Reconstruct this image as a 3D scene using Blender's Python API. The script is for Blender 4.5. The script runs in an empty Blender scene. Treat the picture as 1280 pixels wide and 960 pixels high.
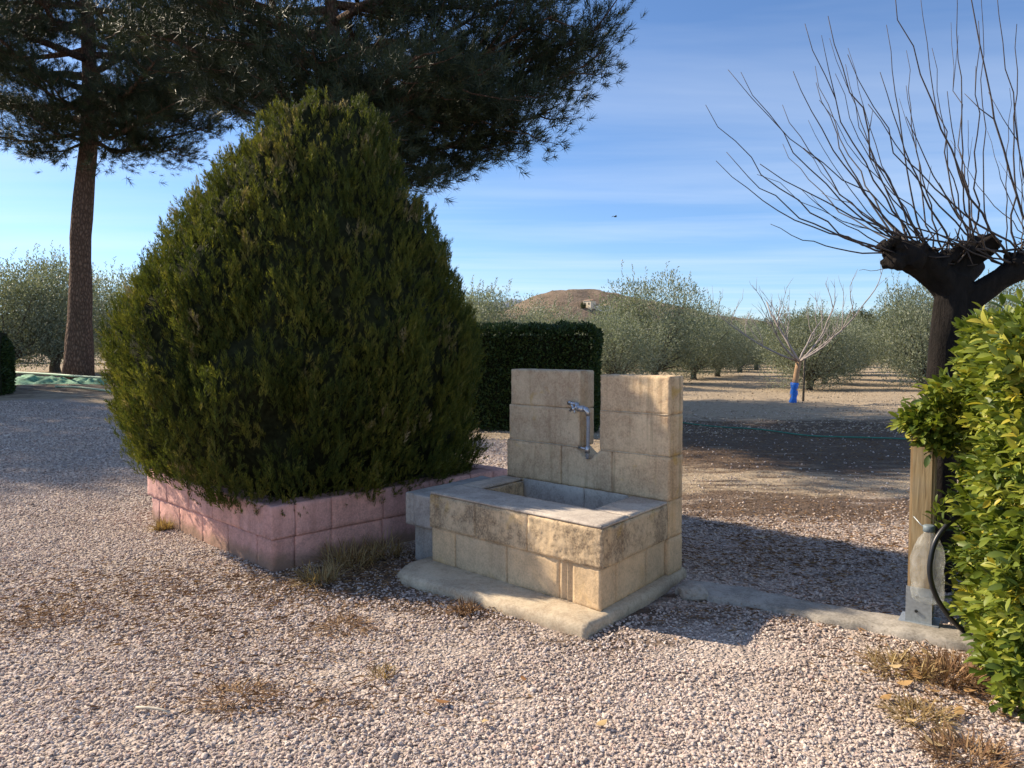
import bpy, math, random
import numpy as np
from mathutils import Vector, Matrix, noise

# ------------------------------------------------------------------ camera, sky, sun, exposure
scene = bpy.context.scene
col = scene.collection
F_PX, HORIZON, EYE = 930.0, 437.0, 1.35
cam_data = bpy.data.cameras.new("camera")
cam = bpy.data.objects.new("camera", cam_data)
col.objects.link(cam)
cam_data.sensor_width = 36.0
cam_data.lens = 36.0 * F_PX / 1280.0
cam_data.clip_start = 0.05
cam_data.clip_end = 6000.0
PITCH = math.atan((480.0 - HORIZON) / F_PX)
cam.location = (0, 0, EYE)
cam.rotation_euler = (math.pi / 2 - PITCH, 0, 0)
scene.camera = cam

SUN_ELEV = math.radians(35.5)
SUN_AZ = (-0.917, 0.399)                       # horizontal direction from the scene towards the sun
w = bpy.data.worlds.new("World")
scene.world = w
w.use_nodes = True
wn, wl = w.node_tree.nodes, w.node_tree.links
wn.clear()
wo = wn.new("ShaderNodeOutputWorld")
bg = wn.new("ShaderNodeBackground")
bg.inputs["Strength"].default_value = 0.086
sky = wn.new("ShaderNodeTexSky")
sky.sky_type = 'NISHITA'
sky.sun_disc = False
sky.sun_elevation = SUN_ELEV
sky.sun_rotation = math.atan2(SUN_AZ[0], SUN_AZ[1])
sky.air_density = 0.85
sky.dust_density = 0.3
sky.ozone_density = 6.5
# thin cirrus veils, laid out on the dome by direction
tc = wn.new("ShaderNodeTexCoord")
sep = wn.new("ShaderNodeSeparateXYZ")
wl.new(tc.outputs["Generated"], sep.inputs[0])
zc = wn.new("ShaderNodeMath"); zc.operation = 'MAXIMUM'; zc.inputs[1].default_value = 0.03
wl.new(sep.outputs["Z"], zc.inputs[0])
dx = wn.new("ShaderNodeMath"); dx.operation = 'DIVIDE'
dy = wn.new("ShaderNodeMath"); dy.operation = 'DIVIDE'
wl.new(sep.outputs["X"], dx.inputs[0]); wl.new(zc.outputs[0], dx.inputs[1])
wl.new(sep.outputs["Y"], dy.inputs[0]); wl.new(zc.outputs[0], dy.inputs[1])
cmb = wn.new("ShaderNodeCombineXYZ")
wl.new(dx.outputs[0], cmb.inputs[0]); wl.new(dy.outputs[0], cmb.inputs[1])
mp = wn.new("ShaderNodeMapping")
mp.inputs["Rotation"].default_value = (0, 0, math.radians(8))
mp.inputs["Scale"].default_value = (0.16, 0.62, 1.0)
mp.inputs["Location"].default_value = (1.3, 0.4, 0)
wl.new(cmb.outputs[0], mp.inputs[0])
cn = wn.new("ShaderNodeTexNoise")
cn.inputs["Scale"].default_value = 1.0
cn.inputs["Detail"].default_value = 6.0
cn.inputs["Roughness"].default_value = 0.55
cn.inputs["Distortion"].default_value = 0.4
wl.new(mp.outputs[0], cn.inputs["Vector"])
cr = wn.new("ShaderNodeValToRGB")
cr.color_ramp.elements[0].position = 0.42; cr.color_ramp.elements[0].color = (0, 0, 0, 1)
cr.color_ramp.elements[1].position = 0.85; cr.color_ramp.elements[1].color = (0.45, 0.45, 0.45, 1)
wl.new(cn.outputs["Fac"], cr.inputs[0])
mixc = wn.new("ShaderNodeMixRGB")
mixc.inputs["Color2"].default_value = (5.4, 5.9, 6.6, 1)
wl.new(cr.outputs[0], mixc.inputs["Fac"])
wl.new(sky.outputs[0], mixc.inputs["Color1"])
wl.new(mixc.outputs[0], bg.inputs["Color"])
wl.new(bg.outputs[0], wo.inputs["Surface"])

sun_data = bpy.data.lights.new("sun", 'SUN')
sun_data.energy = 3.8
sun_data.angle = math.radians(0.53)
sun_data.color = (1.0, 0.86, 0.67)
sun = bpy.data.objects.new("sun", sun_data)
col.objects.link(sun)
sdir = Vector((SUN_AZ[0] * math.cos(SUN_ELEV), SUN_AZ[1] * math.cos(SUN_ELEV), math.sin(SUN_ELEV)))
sun.rotation_euler = sdir.to_track_quat('Z', 'Y').to_euler()
sun.location = sdir * 60

scene.view_settings.view_transform = 'Standard'
scene.view_settings.look = 'None'
scene.view_settings.exposure = 1.10
scene.view_settings.gamma = 1.0
scene.view_settings.use_curve_mapping = False
scene.render.engine = 'CYCLES'
scene.cycles.max_bounces = 6
scene.cycles.transparent_max_bounces = 8

rng = np.random.default_rng(7)
random.seed(7)


def at(px, py, Y):
    """world point seen at photo pixel (px, py) at distance Y"""
    c, s = math.cos(PITCH), math.sin(PITCH)
    a, b = (px - 640) / F_PX, -(py - 480) / F_PX
    rx, ry, rz = a, c + b * s, -s + b * c
    t = Y / ry
    return Vector((rx * t, Y, EYE + rz * t))


def sstep(a, b, x):
    t = np.clip((x - a) / (b - a), 0, 1)
    return t * t * (3 - 2 * t)


def vnoise(x, y, s=1.0, seed=0):
    """cheap smooth value noise for arrays, -1..1"""
    x = np.asarray(x, float) * s; y = np.asarray(y, float) * s
    xi, yi = np.floor(x), np.floor(y)
    fx, fy = x - xi, y - yi
    fx, fy = fx * fx * (3 - 2 * fx), fy * fy * (3 - 2 * fy)
    def h(i, j):
        v = np.sin(i * 127.1 + j * 311.7 + seed * 74.7) * 43758.5453
        return (v - np.floor(v)) * 2 - 1
    return ((h(xi, yi) * (1 - fx) + h(xi + 1, yi) * fx) * (1 - fy)
            + (h(xi, yi + 1) * (1 - fx) + h(xi + 1, yi + 1) * fx) * fy)


def gz(x, y):
    """ground height"""
    x = np.asarray(x, float); y = np.asarray(y, float)
    rise = 0.40 * sstep(3.5, 13, -x) * sstep(10, 23, y)
    far = sstep(7, 16, y)
    und = 0.012 * vnoise(x, y, 0.9, 1) + far * (0.05 * vnoise(x, y, 0.35, 2) + 0.035 * vnoise(x, y, 1.3, 3))
    calm = sstep(0.9, 2.2, np.hypot(x - 0.3, y - 4.4))
    return rise + und * calm * (1 - sstep(200, 500, y))


# ------------------------------------------------------------------ material helper
class G:
    def __init__(s, name):
        s.m = bpy.data.materials.new(name)
        s.m.use_nodes = True
        s.nt = s.m.node_tree
        s.nt.nodes.clear()
        s.out = s.nt.nodes.new("ShaderNodeOutputMaterial")
    def n(s, t, ins=None, **props):
        nd = s.nt.nodes.new("ShaderNode" + t)
        for k, v in props.items():
            setattr(nd, k, v)
        for k, v in (ins or {}).items():
            sk = nd.inputs[k]
            if isinstance(v, bpy.types.NodeSocket):
                s.nt.links.new(v, sk)
            else:
                if isinstance(v, (tuple, list)) and len(v) == 3 and sk.type == 'RGBA':
                    v = (*v, 1)
                sk.default_value = v
        return nd
    def ramp(s, fac, stops, interp='LINEAR'):
        nd = s.nt.nodes.new("ShaderNodeValToRGB")
        r = nd.color_ramp; r.interpolation = interp
        while len(r.elements) < len(stops):
            r.elements.new(0.5)
        for e, (p, c) in zip(r.elements, stops):
            e.position = p
            e.color = (c, c, c, 1) if isinstance(c, (int, float)) else (*c, 1)
        s.nt.links.new(fac, nd.inputs[0])
        return nd.outputs[0]
    def mix(s, fac, a, b, mode='MIX'):
        return s.n("MixRGB", {"Fac": fac, "Color1": a, "Color2": b}, blend_type=mode).outputs[0]
    def math(s, op, a, b=0.0):
        return s.n("Math", {0: a, 1: b}, operation=op).outputs[0]
    def pos(s, scale=(1, 1, 1)):
        g = s.n("NewGeometry")
        return s.n("Mapping", {"Vector": g.outputs["Position"], "Scale": scale}).outputs[0]
    def noise(s, vec, scale, detail=4, rough=0.55, dist=0.0):
        return s.n("TexNoise", {"Vector": vec, "Scale": scale, "Detail": detail, "Roughness": rough, "Distortion": dist}).outputs["Fac"]
    def bump(s, h, strength=0.4, dist=0.01, normal=None):
        ins = {"Height": h, "Strength": strength, "Distance": dist}
        if normal is not None: ins["Normal"] = normal
        return s.n("Bump", ins).outputs[0]
    def done(s, color, rough=0.85, normal=None, spec=0.3, **extra):
        ins = {"Base Color": color, "Roughness": rough, "Specular IOR Level": spec}
        if normal is not None: ins["Normal"] = normal
        ins.update(extra)
        b = s.n("BsdfPrincipled", ins)
        s.nt.links.new(b.outputs[0], s.out.inputs["Surface"])
        return s.m


def leaf_mat(name, stops, trans=0.3, rough=0.55, spec=0.3):
    g = G(name)
    t = g.n("Attribute", attribute_name="tint").outputs["Fac"]
    c = g.ramp(t, stops)
    b = g.n("BsdfPrincipled", {"Base Color": c, "Roughness": rough, "Specular IOR Level": spec})
    tr = g.n("BsdfTranslucent", {"Color": g.mix(1.0, c, (1.0, 1.0, 0.55), 'MULTIPLY')})
    mx = g.n("MixShader", {0: trans, 1: b.outputs[0], 2: tr.outputs[0]})
    g.nt.links.new(mx.outputs[0], g.out.inputs["Surface"])
    return g.m


def plain(name, color, rough=0.8, bscale=60, bstr=0.3, var=0.2, metallic=0.0, spec=0.4):
    g = G(name)
    p = g.pos()
    n1 = g.noise(p, bscale, 4)
    dark = tuple(c * (1 - var) for c in color); light = tuple(min(1, c * (1 + var)) for c in color)
    c = g.ramp(n1, [(0.3, dark), (0.7, light)])
    return g.done(c, rough, g.bump(n1, bstr, 0.004), spec, Metallic=metallic)


# stone of the fountain: tan concrete block, with streaks, pits and lichen that belong to the stone
def stone_mat(name, base, dark, weather, lichen=0.0, streak=0.5, splash=0.0):
    g = G(name)
    p = g.pos()
    info = g.n("ObjectInfo").outputs["Random"]
    big = g.noise(p, 3.2, 5, 0.6)
    fine = g.noise(p, 85, 5, 0.7)
    mid = g.noise(p, 19, 5, 0.65)
    c = g.ramp(big, [(0.28, tuple(x * 0.80 for x in base)), (0.55, base), (0.8, tuple(min(1, x * 1.16) for x in base))])
    c = g.mix(0.6, c, g.ramp(fine, [(0.25, 0.62), (0.6, 1.0)]), 'MULTIPLY')
    c = g.mix(1.0, c, g.ramp(info, [(0.0, (0.86, 0.88, 0.92)), (1.0, (1.08, 1.02, 0.96))]), 'MULTIPLY')
    # vertical rust-brown run-off streaks
    ps = g.pos((22, 22, 1.6))
    st = g.noise(ps, 1.0, 4, 0.6)
    c = g.mix(g.math('MULTIPLY', g.ramp(st, [(0.52, 0.0), (0.72, 1.0)]), streak), c, tuple(x * 0.48 for x in (base[0], base[1] * 0.93, base[2] * 0.85)))
    # pits / black crust
    pits = g.ramp(g.math('ADD', g.math('MULTIPLY', mid, 0.55), g.math('MULTIPLY', big, 0.45)), [(0.46 - 0.02 * weather, 1.0), (0.56, 0.0)])
    pits = g.math('MULTIPLY', pits, g.ramp(fine, [(0.40, 1.0), (0.62, 0.25)]))
    c = g.mix(g.math('MULTIPLY', pits, weather), c, dark)
    if lichen:
        ln = g.noise(p, 5.5, 5, 0.6, 0.6)
        c = g.mix(g.math('MULTIPLY', g.ramp(ln, [(0.60, 0.0), (0.70, 1.0)]), lichen), c, (0.62, 0.38, 0.05))
    if splash:   # earth splashed up by rain along the foot, in ragged tongues
        zz = g.n("SeparateXYZ", {0: p}).outputs["Z"]
        e = g.math('SUBTRACT', g.math('MULTIPLY', g.noise(p, 7, 5, .7), .22), zz)
        c = g.mix(g.math('MULTIPLY', g.ramp(e, [(0.0, 0.0), (0.07, 1.0)]), splash), c, (0.24, 0.165, 0.105))
    h = g.math('ADD', g.math('MULTIPLY', fine, 0.6), mid)
    return g.done(c, 0.92, g.bump(h, 0.55, 0.006), 0.2)


M = {}
M['stone'] = stone_mat("tan_stone", (0.77, 0.575, 0.35), (0.26, 0.185, 0.115), 0.28, 0.12, 0.30)
M['stone_top'] = stone_mat("tan_stone_crusted", (0.75, 0.56, 0.34), (0.15, 0.108, 0.072), 0.80, 0.35, 0.35)
M['stone_wall'] = stone_mat("tan_stone_wall", (0.77, 0.59, 0.37), (0.26, 0.10, 0.06), 0.35, 0.45, 0.75)
M['cement'] = stone_mat("grey_cement", (0.60, 0.53, 0.44), (0.2, 0.14, 0.12), 0.4, 0.0, 0.0)
M['slab'] = stone_mat("pale_slab", (0.66, 0.54, 0.37), (0.26, 0.16, 0.10), 0.4, 0.0, 0.0)
M['grey_block'] = stone_mat("grey_block", (0.46, 0.43, 0.385), (0.12, 0.11, 0.10), 0.35, 0.0, 0.35)
M['pink'] = stone_mat("pink_block", (0.74, 0.43, 0.365), (0.26, 0.16, 0.14), 0.45, 0.0, 0.35, 0.75)
M['kerb'] = stone_mat("kerb_concrete", (0.44, 0.41, 0.36), (0.17, 0.15, 0.12), 0.7, 0.0, 0.0)


def ground_mat():
    g = G("ground_gravel_and_soil")
    p = g.pos()
    zone = g.n("Attribute", attribute_name="orchard").outputs["Fac"]
    lit = g.n("Attribute", attribute_name="litter").outputs["Fac"]
    vor = g.n("TexVoronoi", {"Vector": p, "Scale": 62.0, "Randomness": 1.0})
    cellr = g.n("SeparateColor", {0: vor.outputs["Color"]}).outputs[0]
    grav = g.ramp(cellr, [(0.0, (0.20, 0.165, 0.15)), (0.35, (0.38, 0.305, 0.26)), (0.7, (0.52, 0.425, 0.36)), (1.0, (0.66, 0.57, 0.50))])
    fine = g.noise(p, 160, 3, 0.7)
    big = g.noise(p, 0.9, 5, 0.6)
    med = g.noise(p, 7, 5, 0.65)
    grav = g.mix(0.35, grav, (0.44, 0.36, 0.30))
    grav = g.mix(g.ramp(med, [(0.5, 0.0), (0.72, 0.5)]), grav, (0.33, 0.26, 0.19))
    soil = g.ramp(med, [(0.25, (0.30, 0.225, 0.15)), (0.5, (0.44, 0.345, 0.235)), (0.8, (0.53, 0.43, 0.31))])
    soil = g.mix(0.5, soil, g.ramp(fine, [(0.3, 0.65), (0.65, 1.05)]), 'MULTIPLY')
    zf = g.ramp(g.math('ADD', zone, g.math('MULTIPLY', g.math('SUBTRACT', big, 0.5), 0.9)), [(0.4, 0.0), (0.6, 1.0)])
    c = g.mix(zf, grav, soil)
    lm = g.noise(g.pos((0.55, 1.9, 1)), 2.2, 6, 0.7)
    lf = g.ramp(g.math('ADD', lit, g.math('MULTIPLY', g.math('SUBTRACT', lm, 0.5), 1.3)), [(0.42, 0.0), (0.62, 0.92)])
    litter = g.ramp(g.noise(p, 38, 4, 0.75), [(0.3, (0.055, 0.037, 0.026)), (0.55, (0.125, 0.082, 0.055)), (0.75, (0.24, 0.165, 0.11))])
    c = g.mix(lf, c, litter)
    h = g.math('ADD', g.math('MULTIPLY', vor.outputs["Distance"], -1.2), g.math('MULTIPLY', med, 1.2))
    b = g.bump(h, 0.8, 0.012)
    b = g.bump(med, 0.9, 0.06, b)
    return g.done(c, 0.95, b, 0.15)


M['ground'] = ground_mat()


def stone_chip_mat(name, stops):
    g = G(name)
    r = g.n("ObjectInfo").outputs["Random"]
    c = g.ramp(r, stops)
    p = g.pos()
    c = g.mix(0.55, c, g.ramp(g.noise(p, 240, 3, 0.7), [(0.25, 0.6), (0.7, 1.1)]), 'MULTIPLY')
    # dusty and earthier drifts
    c = g.mix(g.ramp(g.noise(p, 1.1, 5, 0.6), [(0.45, 0.0), (0.72, 0.40)]), c, (0.42, 0.32, 0.25))
    return g.done(c, 0.9, None, 0.25)


M['chip'] = stone_chip_mat("gravel_chip", [(0.0, (0.25, 0.205, 0.18)), (0.12, (0.40, 0.32, 0.275)), (0.42, (0.61, 0.49, 0.41)),
                                            (0.66, (0.71, 0.585, 0.495)), (0.90, (0.77, 0.67, 0.575)), (0.96, (0.50, 0.33, 0.27)), (1.0, (0.80, 0.73, 0.65))])
M['clod'] = stone_chip_mat("soil_clod", [(0.0, (0.22, 0.165, 0.11)), (0.5, (0.42, 0.33, 0.225)), (1.0, (0.54, 0.45, 0.33))])


def bark_mat(name, dark, light, vs=9, sx=3.0):
    g = G(name)
    p = g.pos((sx, sx, 1.0))
    v = g.n("TexVoronoi", {"Vector": p, "Scale": vs}, feature='DISTANCE_TO_EDGE').outputs["Distance"]
    n1 = g.noise(p, vs * 1.6, 5, 0.7)
    h = g.math('ADD', g.math('MULTIPLY', v, 1.3), g.math('MULTIPLY', n1, 0.5))
    c = g.ramp(h, [(0.15, dark), (0.75, light)])
    return g.done(c, 0.95, g.bump(h, 0.9, 0.05), 0.15)


M['pine_bark'] = bark_mat("pine_bark", (0.050, 0.032, 0.024), (0.225, 0.150, 0.108), 6, 2.4)
M['olive_bark'] = bark_mat("olive_bark", (0.06, 0.05, 0.04), (0.22, 0.19, 0.15), 9)
def rough_bark(name, dark, light):
    g = G(name)
    n1 = g.noise(g.pos((1, 1, .3)), 34, 6, .75, .4); n2 = g.noise(g.pos(), 9, 4, .6)
    c = g.mix(.5, g.ramp(n1, [(.3, dark), (.7, light)]), g.ramp(n2, [(.3, dark), (.75, light)]))
    return g.done(c, .95, g.bump(n1, 1.0, .02), .15)
M['mulberry_bark'] = rough_bark("mulberry_bark", (0.008, 0.007, 0.006), (0.036, 0.029, 0.025))
M['shoot'] = plain("shoot_bark", (0.060, 0.045, 0.038), 0.7, 80, 0.3, 0.35)
M['almond_bark'] = plain("almond_bark", (0.34, 0.29, 0.26), 0.8, 60, 0.4, 0.35)
M['almond_trunk'] = plain("almond_trunk_bark", (0.42, 0.25, 0.13), 0.8, 60, 0.4, 0.3)

M['pine_leaf'] = leaf_mat("pine_needles", [(0.0, (0.020, 0.032, 0.016)), (0.6, (0.040, 0.058, 0.026)), (1.0, (0.075, 0.085, 0.038))], 0.12, 0.5)
M['olive_leaf'] = leaf_mat("olive_leaves", [(0.0, (0.12, 0.145, 0.095)), (0.5, (0.235, 0.265, 0.19)), (1.0, (0.40, 0.42, 0.33))], 0.3, 0.5)
M['cypress_leaf'] = leaf_mat("cypress_sprays", [(0.0, (0.032, 0.050, 0.012)), (0.45, (0.088, 0.106, 0.020)), (0.85, (0.195, 0.190, 0.034)), (0.93, (0.20, 0.17, 0.06)), (1.0, (0.36, 0.29, 0.17))], 0.34, 0.6, 0.2)
M['cypress_core'] = plain("cypress_dark_core", (0.020, 0.022, 0.010), 0.95, 30, 0.8, 0.5, 0.0, 0.05)  # near-black filler colour, darkens the gaps behind the leaves
M['laurel_leaf'] = leaf_mat("hedge_leaves", [(0.0, (0.060, 0.100, 0.016)), (0.45, (0.175, 0.225, 0.030)), (0.80, (0.33, 0.36, 0.055)), (0.93, (0.42, 0.40, 0.065)), (1.0, (0.55, 0.44, 0.05))], 0.32, 0.46, 0.4)
M['box_leaf'] = leaf_mat("clipped_hedge_leaves", [(0.0, (0.022, 0.042, 0.012)), (0.6, (0.048, 0.080, 0.018)), (1.0, (0.10, 0.125, 0.030))], 0.2, 0.5)
M['wood_leaf'] = leaf_mat("woodland_leaves", [(0.0, (0.040, 0.055, 0.022)), (0.5, (0.080, 0.095, 0.040)), (1.0, (0.135, 0.125, 0.060))], 0.15, 0.6)
M['reed_leaf'] = leaf_mat("tall_hedge_leaves", [(0.0, (0.060, 0.090, 0.022)), (0.5, (0.11, 0.15, 0.035)), (1.0, (0.19, 0.22, 0.055))], 0.25, 0.6)
M['straw'] = leaf_mat("dry_grass", [(0.0, (0.20, 0.125, 0.055)), (0.5, (0.38, 0.26, 0.115)), (1.0, (0.56, 0.43, 0.21))], 0.3, 0.8)
M['needle_litter'] = leaf_mat("dead_needles", [(0.0, (0.10, 0.055, 0.03)), (0.5, (0.21, 0.115, 0.06)), (1.0, (0.40, 0.25, 0.12))], 0.1, 0.9)
M['dead_leaf'] = leaf_mat("fallen_leaf", [(0.0, (0.34, 0.15, 0.06)), (0.5, (0.50, 0.30, 0.12)), (1.0, (0.62, 0.46, 0.24))], 0.25, 0.8)


# ------------------------------------------------------------------ mesh helpers
def link(name, me, mat=None, parent=None):
    if mat is not None:
        me.materials.append(M[mat] if isinstance(mat, str) else mat)
    o = bpy.data.objects.new(name, me)
    col.objects.link(o)
    if parent is not None:
        o.parent = parent
    return o


def mesh_np(name, V, Fc, tint=None, smooth=False):
    V = np.ascontiguousarray(V, np.float32); Fc = np.ascontiguousarray(Fc, np.int32)
    me = bpy.data.meshes.new(name)
    k = Fc.shape[1]
    me.vertices.add(len(V)); me.vertices.foreach_set("co", V.ravel())
    me.loops.add(Fc.size); me.loops.foreach_set("vertex_index", Fc.ravel())
    me.polygons.add(len(Fc)); me.polygons.foreach_set("loop_start", np.arange(0, Fc.size, k, dtype=np.int32))
    if smooth:
        me.polygons.foreach_set("use_smooth", np.ones(len(Fc), bool))
    if tint is not None:
        a = me.attributes.new("tint", 'FLOAT', 'POINT')
        a.data.foreach_set("value", np.ascontiguousarray(tint, np.float32))
    me.update(calc_edges=True)
    me.validate()
    return me


class MB:
    """collects shapes for ONE mesh"""
    def __init__(s):
        s.v, s.f = [], []
    def add(s, v, f):
        o = len(s.v); s.v += [tuple(x) for x in v]; s.f += [tuple(i + o for i in q) for q in f]
    def box(s, c, size, rot=None):
        cx, cy, cz = c; hx, hy, hz = [q / 2 for q in size]
        vs = [Vector((sx * hx, sy * hy, sz * hz)) for sx in (-1, 1) for sy in (-1, 1) for sz in (-1, 1)]
        if rot is not None: vs = [rot @ q for q in vs]
        s.add([(q.x + cx, q.y + cy, q.z + cz) for q in vs], [(0, 1, 3, 2), (4, 6, 7, 5), (0, 4, 5, 1), (2, 3, 7, 6), (0, 2, 6, 4), (1, 5, 7, 3)])
    def tube(s, pts, rad, n=8, cap=True, wob=0.0, seed=0.0):
        pts = [Vector(q) for q in pts]
        if not hasattr(rad, '__len__'): rad = [rad] * len(pts)
        d = (pts[1] - pts[0]).normalized()
        ref = d.orthogonal().normalized()
        rings = []
        for i, q in enumerate(pts):
            if i == 0: t = pts[1] - pts[0]
            elif i == len(pts) - 1: t = pts[-1] - pts[-2]
            else: t = pts[i + 1] - pts[i - 1]
            t.normalize()
            ref = (ref - t * ref.dot(t)).normalized()
            b = t.cross(ref)
            ring = []
            for k in range(n):
                a = 2 * math.pi * k / n
                r = rad[i]
                dv = ref * math.cos(a) + b * math.sin(a)
                if wob:
                    r *= 1 + wob * noise.noise((q + dv * r) * (1.2 / max(rad[0], .02)) + Vector((seed, seed * .7, 0)))
                ring.append(q + dv * r)
            rings.append(ring)
        base = len(s.v)
        for r in rings: s.v += [tuple(q) for q in r]
        for i in range(len(rings) - 1):
            for k in range(n):
                a, b2 = base + i * n + k, base + i * n + (k + 1) % n
                s.f.append((a, b2, b2 + n, a + n))
        if cap:
            s.f.append(tuple(base + k for k in reversed(range(n))))
            s.f.append(tuple(base + (len(rings) - 1) * n + k for k in range(n)))
    def lathe(s, prof, n=20, c=(0, 0, 0), wob=0.0, seed=0):
        base = len(s.v)
        for r, z in prof:
            for k in range(n):
                a = 2 * math.pi * k / n
                rr = r * (1 + wob * noise.noise(Vector((math.cos(a) * 1.6, math.sin(a) * 1.6, z * 9 + seed))))
                s.v.append((c[0] + rr * math.cos(a), c[1] + rr * math.sin(a), c[2] + z))
        for i in range(len(prof) - 1):
            for k in range(n):
                a, b2 = base + i * n + k, base + i * n + (k + 1) % n
                s.f.append((a, b2, b2 + n, a + n))
        s.f.append(tuple(base + k for k in reversed(range(n))))
        s.f.append(tuple(base + (len(prof) - 1) * n + k for k in range(n)))
    def mesh(s, name, smooth=False):
        me = bpy.data.meshes.new(name)
        me.from_pydata(s.v, [], s.f)
        if smooth:
            me.polygons.foreach_set("use_smooth", np.ones(len(me.polygons), bool))
        me.update()
        return me
    def build(s, name, mat, parent=None, smooth=False):
        return link(name, s.mesh(name, smooth), mat, parent)


def tag(o, label, cat, group=None):
    o["label"] = label; o["category"] = cat
    if group: o["group"] = group
    return o


def thing(name, label, cat, loc=(0, 0, 0), rz=0.0, group=None):
    o = bpy.data.objects.new(name, None)
    o.empty_display_size = 0.1
    col.objects.link(o)
    o.location = loc; o.rotation_euler = (0, 0, rz)
    return tag(o, label, cat, group)


def struct(o):
    o["kind"] = "structure"; return o


def stuff(o, label=None, cat=None):
    o["kind"] = "stuff"
    if label: tag(o, label, cat)
    return o


def copy_tree(o, parent=None):
    c = o.copy(); col.objects.link(c)
    if parent is not None: c.parent = parent
    for ch in list(o.children): copy_tree(ch, c)
    return c


def frames(D, roll=None):
    """rotation matrices whose local z is D, random roll"""
    D = D / (np.linalg.norm(D, axis=1, keepdims=True) + 1e-9)
    A = np.where(np.abs(D[:, 2:3]) < 0.95, np.array([[0, 0, 1.0]]), np.array([[1.0, 0, 0]]))
    X = np.cross(A, D); X /= np.linalg.norm(X, axis=1, keepdims=True) + 1e-9
    Y = np.cross(D, X)
    if roll is None: roll = rng.uniform(0, 2 * np.pi, len(D))
    c, s_ = np.cos(roll)[:, None], np.sin(roll)[:, None]
    X2, Y2 = X * c + Y * s_, -X * s_ + Y * c
    return np.stack([X2, Y2, D], axis=2)


def scatter(tv, tf, P, R, S):
    n, k = len(P), len(tv)
    S = np.asarray(S, float)
    S = S[:, None, None] if S.ndim == 1 else S[:, None, :]
    V = np.einsum('nij,nkj->nki', R, tv[None] * S) + P[:, None, :]
    Fc = tf[None] + (np.arange(n) * k)[:, None, None]
    return V.reshape(-1, 3), Fc.reshape(-1, tf.shape[1])


def rand_dirs(n):
    d = rng.normal(size=(n, 3)); return d / np.linalg.norm(d, axis=1, keepdims=True)


# ------------------------------------------------------------------ GROUND (one sheet to the horizon)
def axis(fine, half, centre, far, g=1.10):
    a = [0.0]; st = fine
    while a[-1] < far:
        if a[-1] > half: st *= g
        a.append(a[-1] + st)
    return np.array(a)


xs = axis(0.14, 9, 0, 2600, 1.11); xs = np.concatenate([-xs[:0:-1], xs])
ysf = axis(0.14, 14, 0, 3200, 1.09)
ysb = axis(0.5, 2, 0, 300, 1.3)
ys = np.concatenate([-ysb[:0:-1], ysf])
GX, GY = np.meshgrid(xs, ys)
GZ = gz(GX, GY) + 0.006 * vnoise(GX, GY, 4.3, 9) * sstep(1.2, 2.4, np.hypot(GX - .3, GY - 4.4))
nx, ny = len(xs), len(ys)
V = np.stack([GX, GY, GZ], -1).reshape(-1, 3)
ii = np.arange(nx * ny).reshape(ny, nx)
Fq = np.stack([ii[:-1, :-1], ii[:-1, 1:], ii[1:, 1:], ii[1:, :-1]], -1).reshape(-1, 4)
me = mesh_np("ground", V, Fq, smooth=True)


def orchard_w(x, y):
    lim = np.where(x > 0.9, 6.6, np.where(x < -3, 17.0, 11.0))
    return sstep(-1.8, 1.8, y - lim - 0.4 * vnoise(x, y, 0.5, 4))


def litter_w(x, y):
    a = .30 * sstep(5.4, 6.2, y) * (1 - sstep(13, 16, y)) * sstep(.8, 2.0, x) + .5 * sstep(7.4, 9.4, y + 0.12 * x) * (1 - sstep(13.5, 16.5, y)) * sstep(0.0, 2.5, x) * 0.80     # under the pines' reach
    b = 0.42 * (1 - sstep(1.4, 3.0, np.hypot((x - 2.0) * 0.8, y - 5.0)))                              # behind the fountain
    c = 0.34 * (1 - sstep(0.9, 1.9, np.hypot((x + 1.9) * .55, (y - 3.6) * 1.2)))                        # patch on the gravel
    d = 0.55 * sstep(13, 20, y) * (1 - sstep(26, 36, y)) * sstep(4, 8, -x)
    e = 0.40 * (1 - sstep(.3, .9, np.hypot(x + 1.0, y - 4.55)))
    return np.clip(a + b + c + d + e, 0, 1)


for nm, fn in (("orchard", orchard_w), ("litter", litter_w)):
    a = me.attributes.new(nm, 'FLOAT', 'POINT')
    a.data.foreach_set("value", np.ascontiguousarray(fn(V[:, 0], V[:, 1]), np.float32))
ground = struct(link("ground", me, 'ground'))


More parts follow.
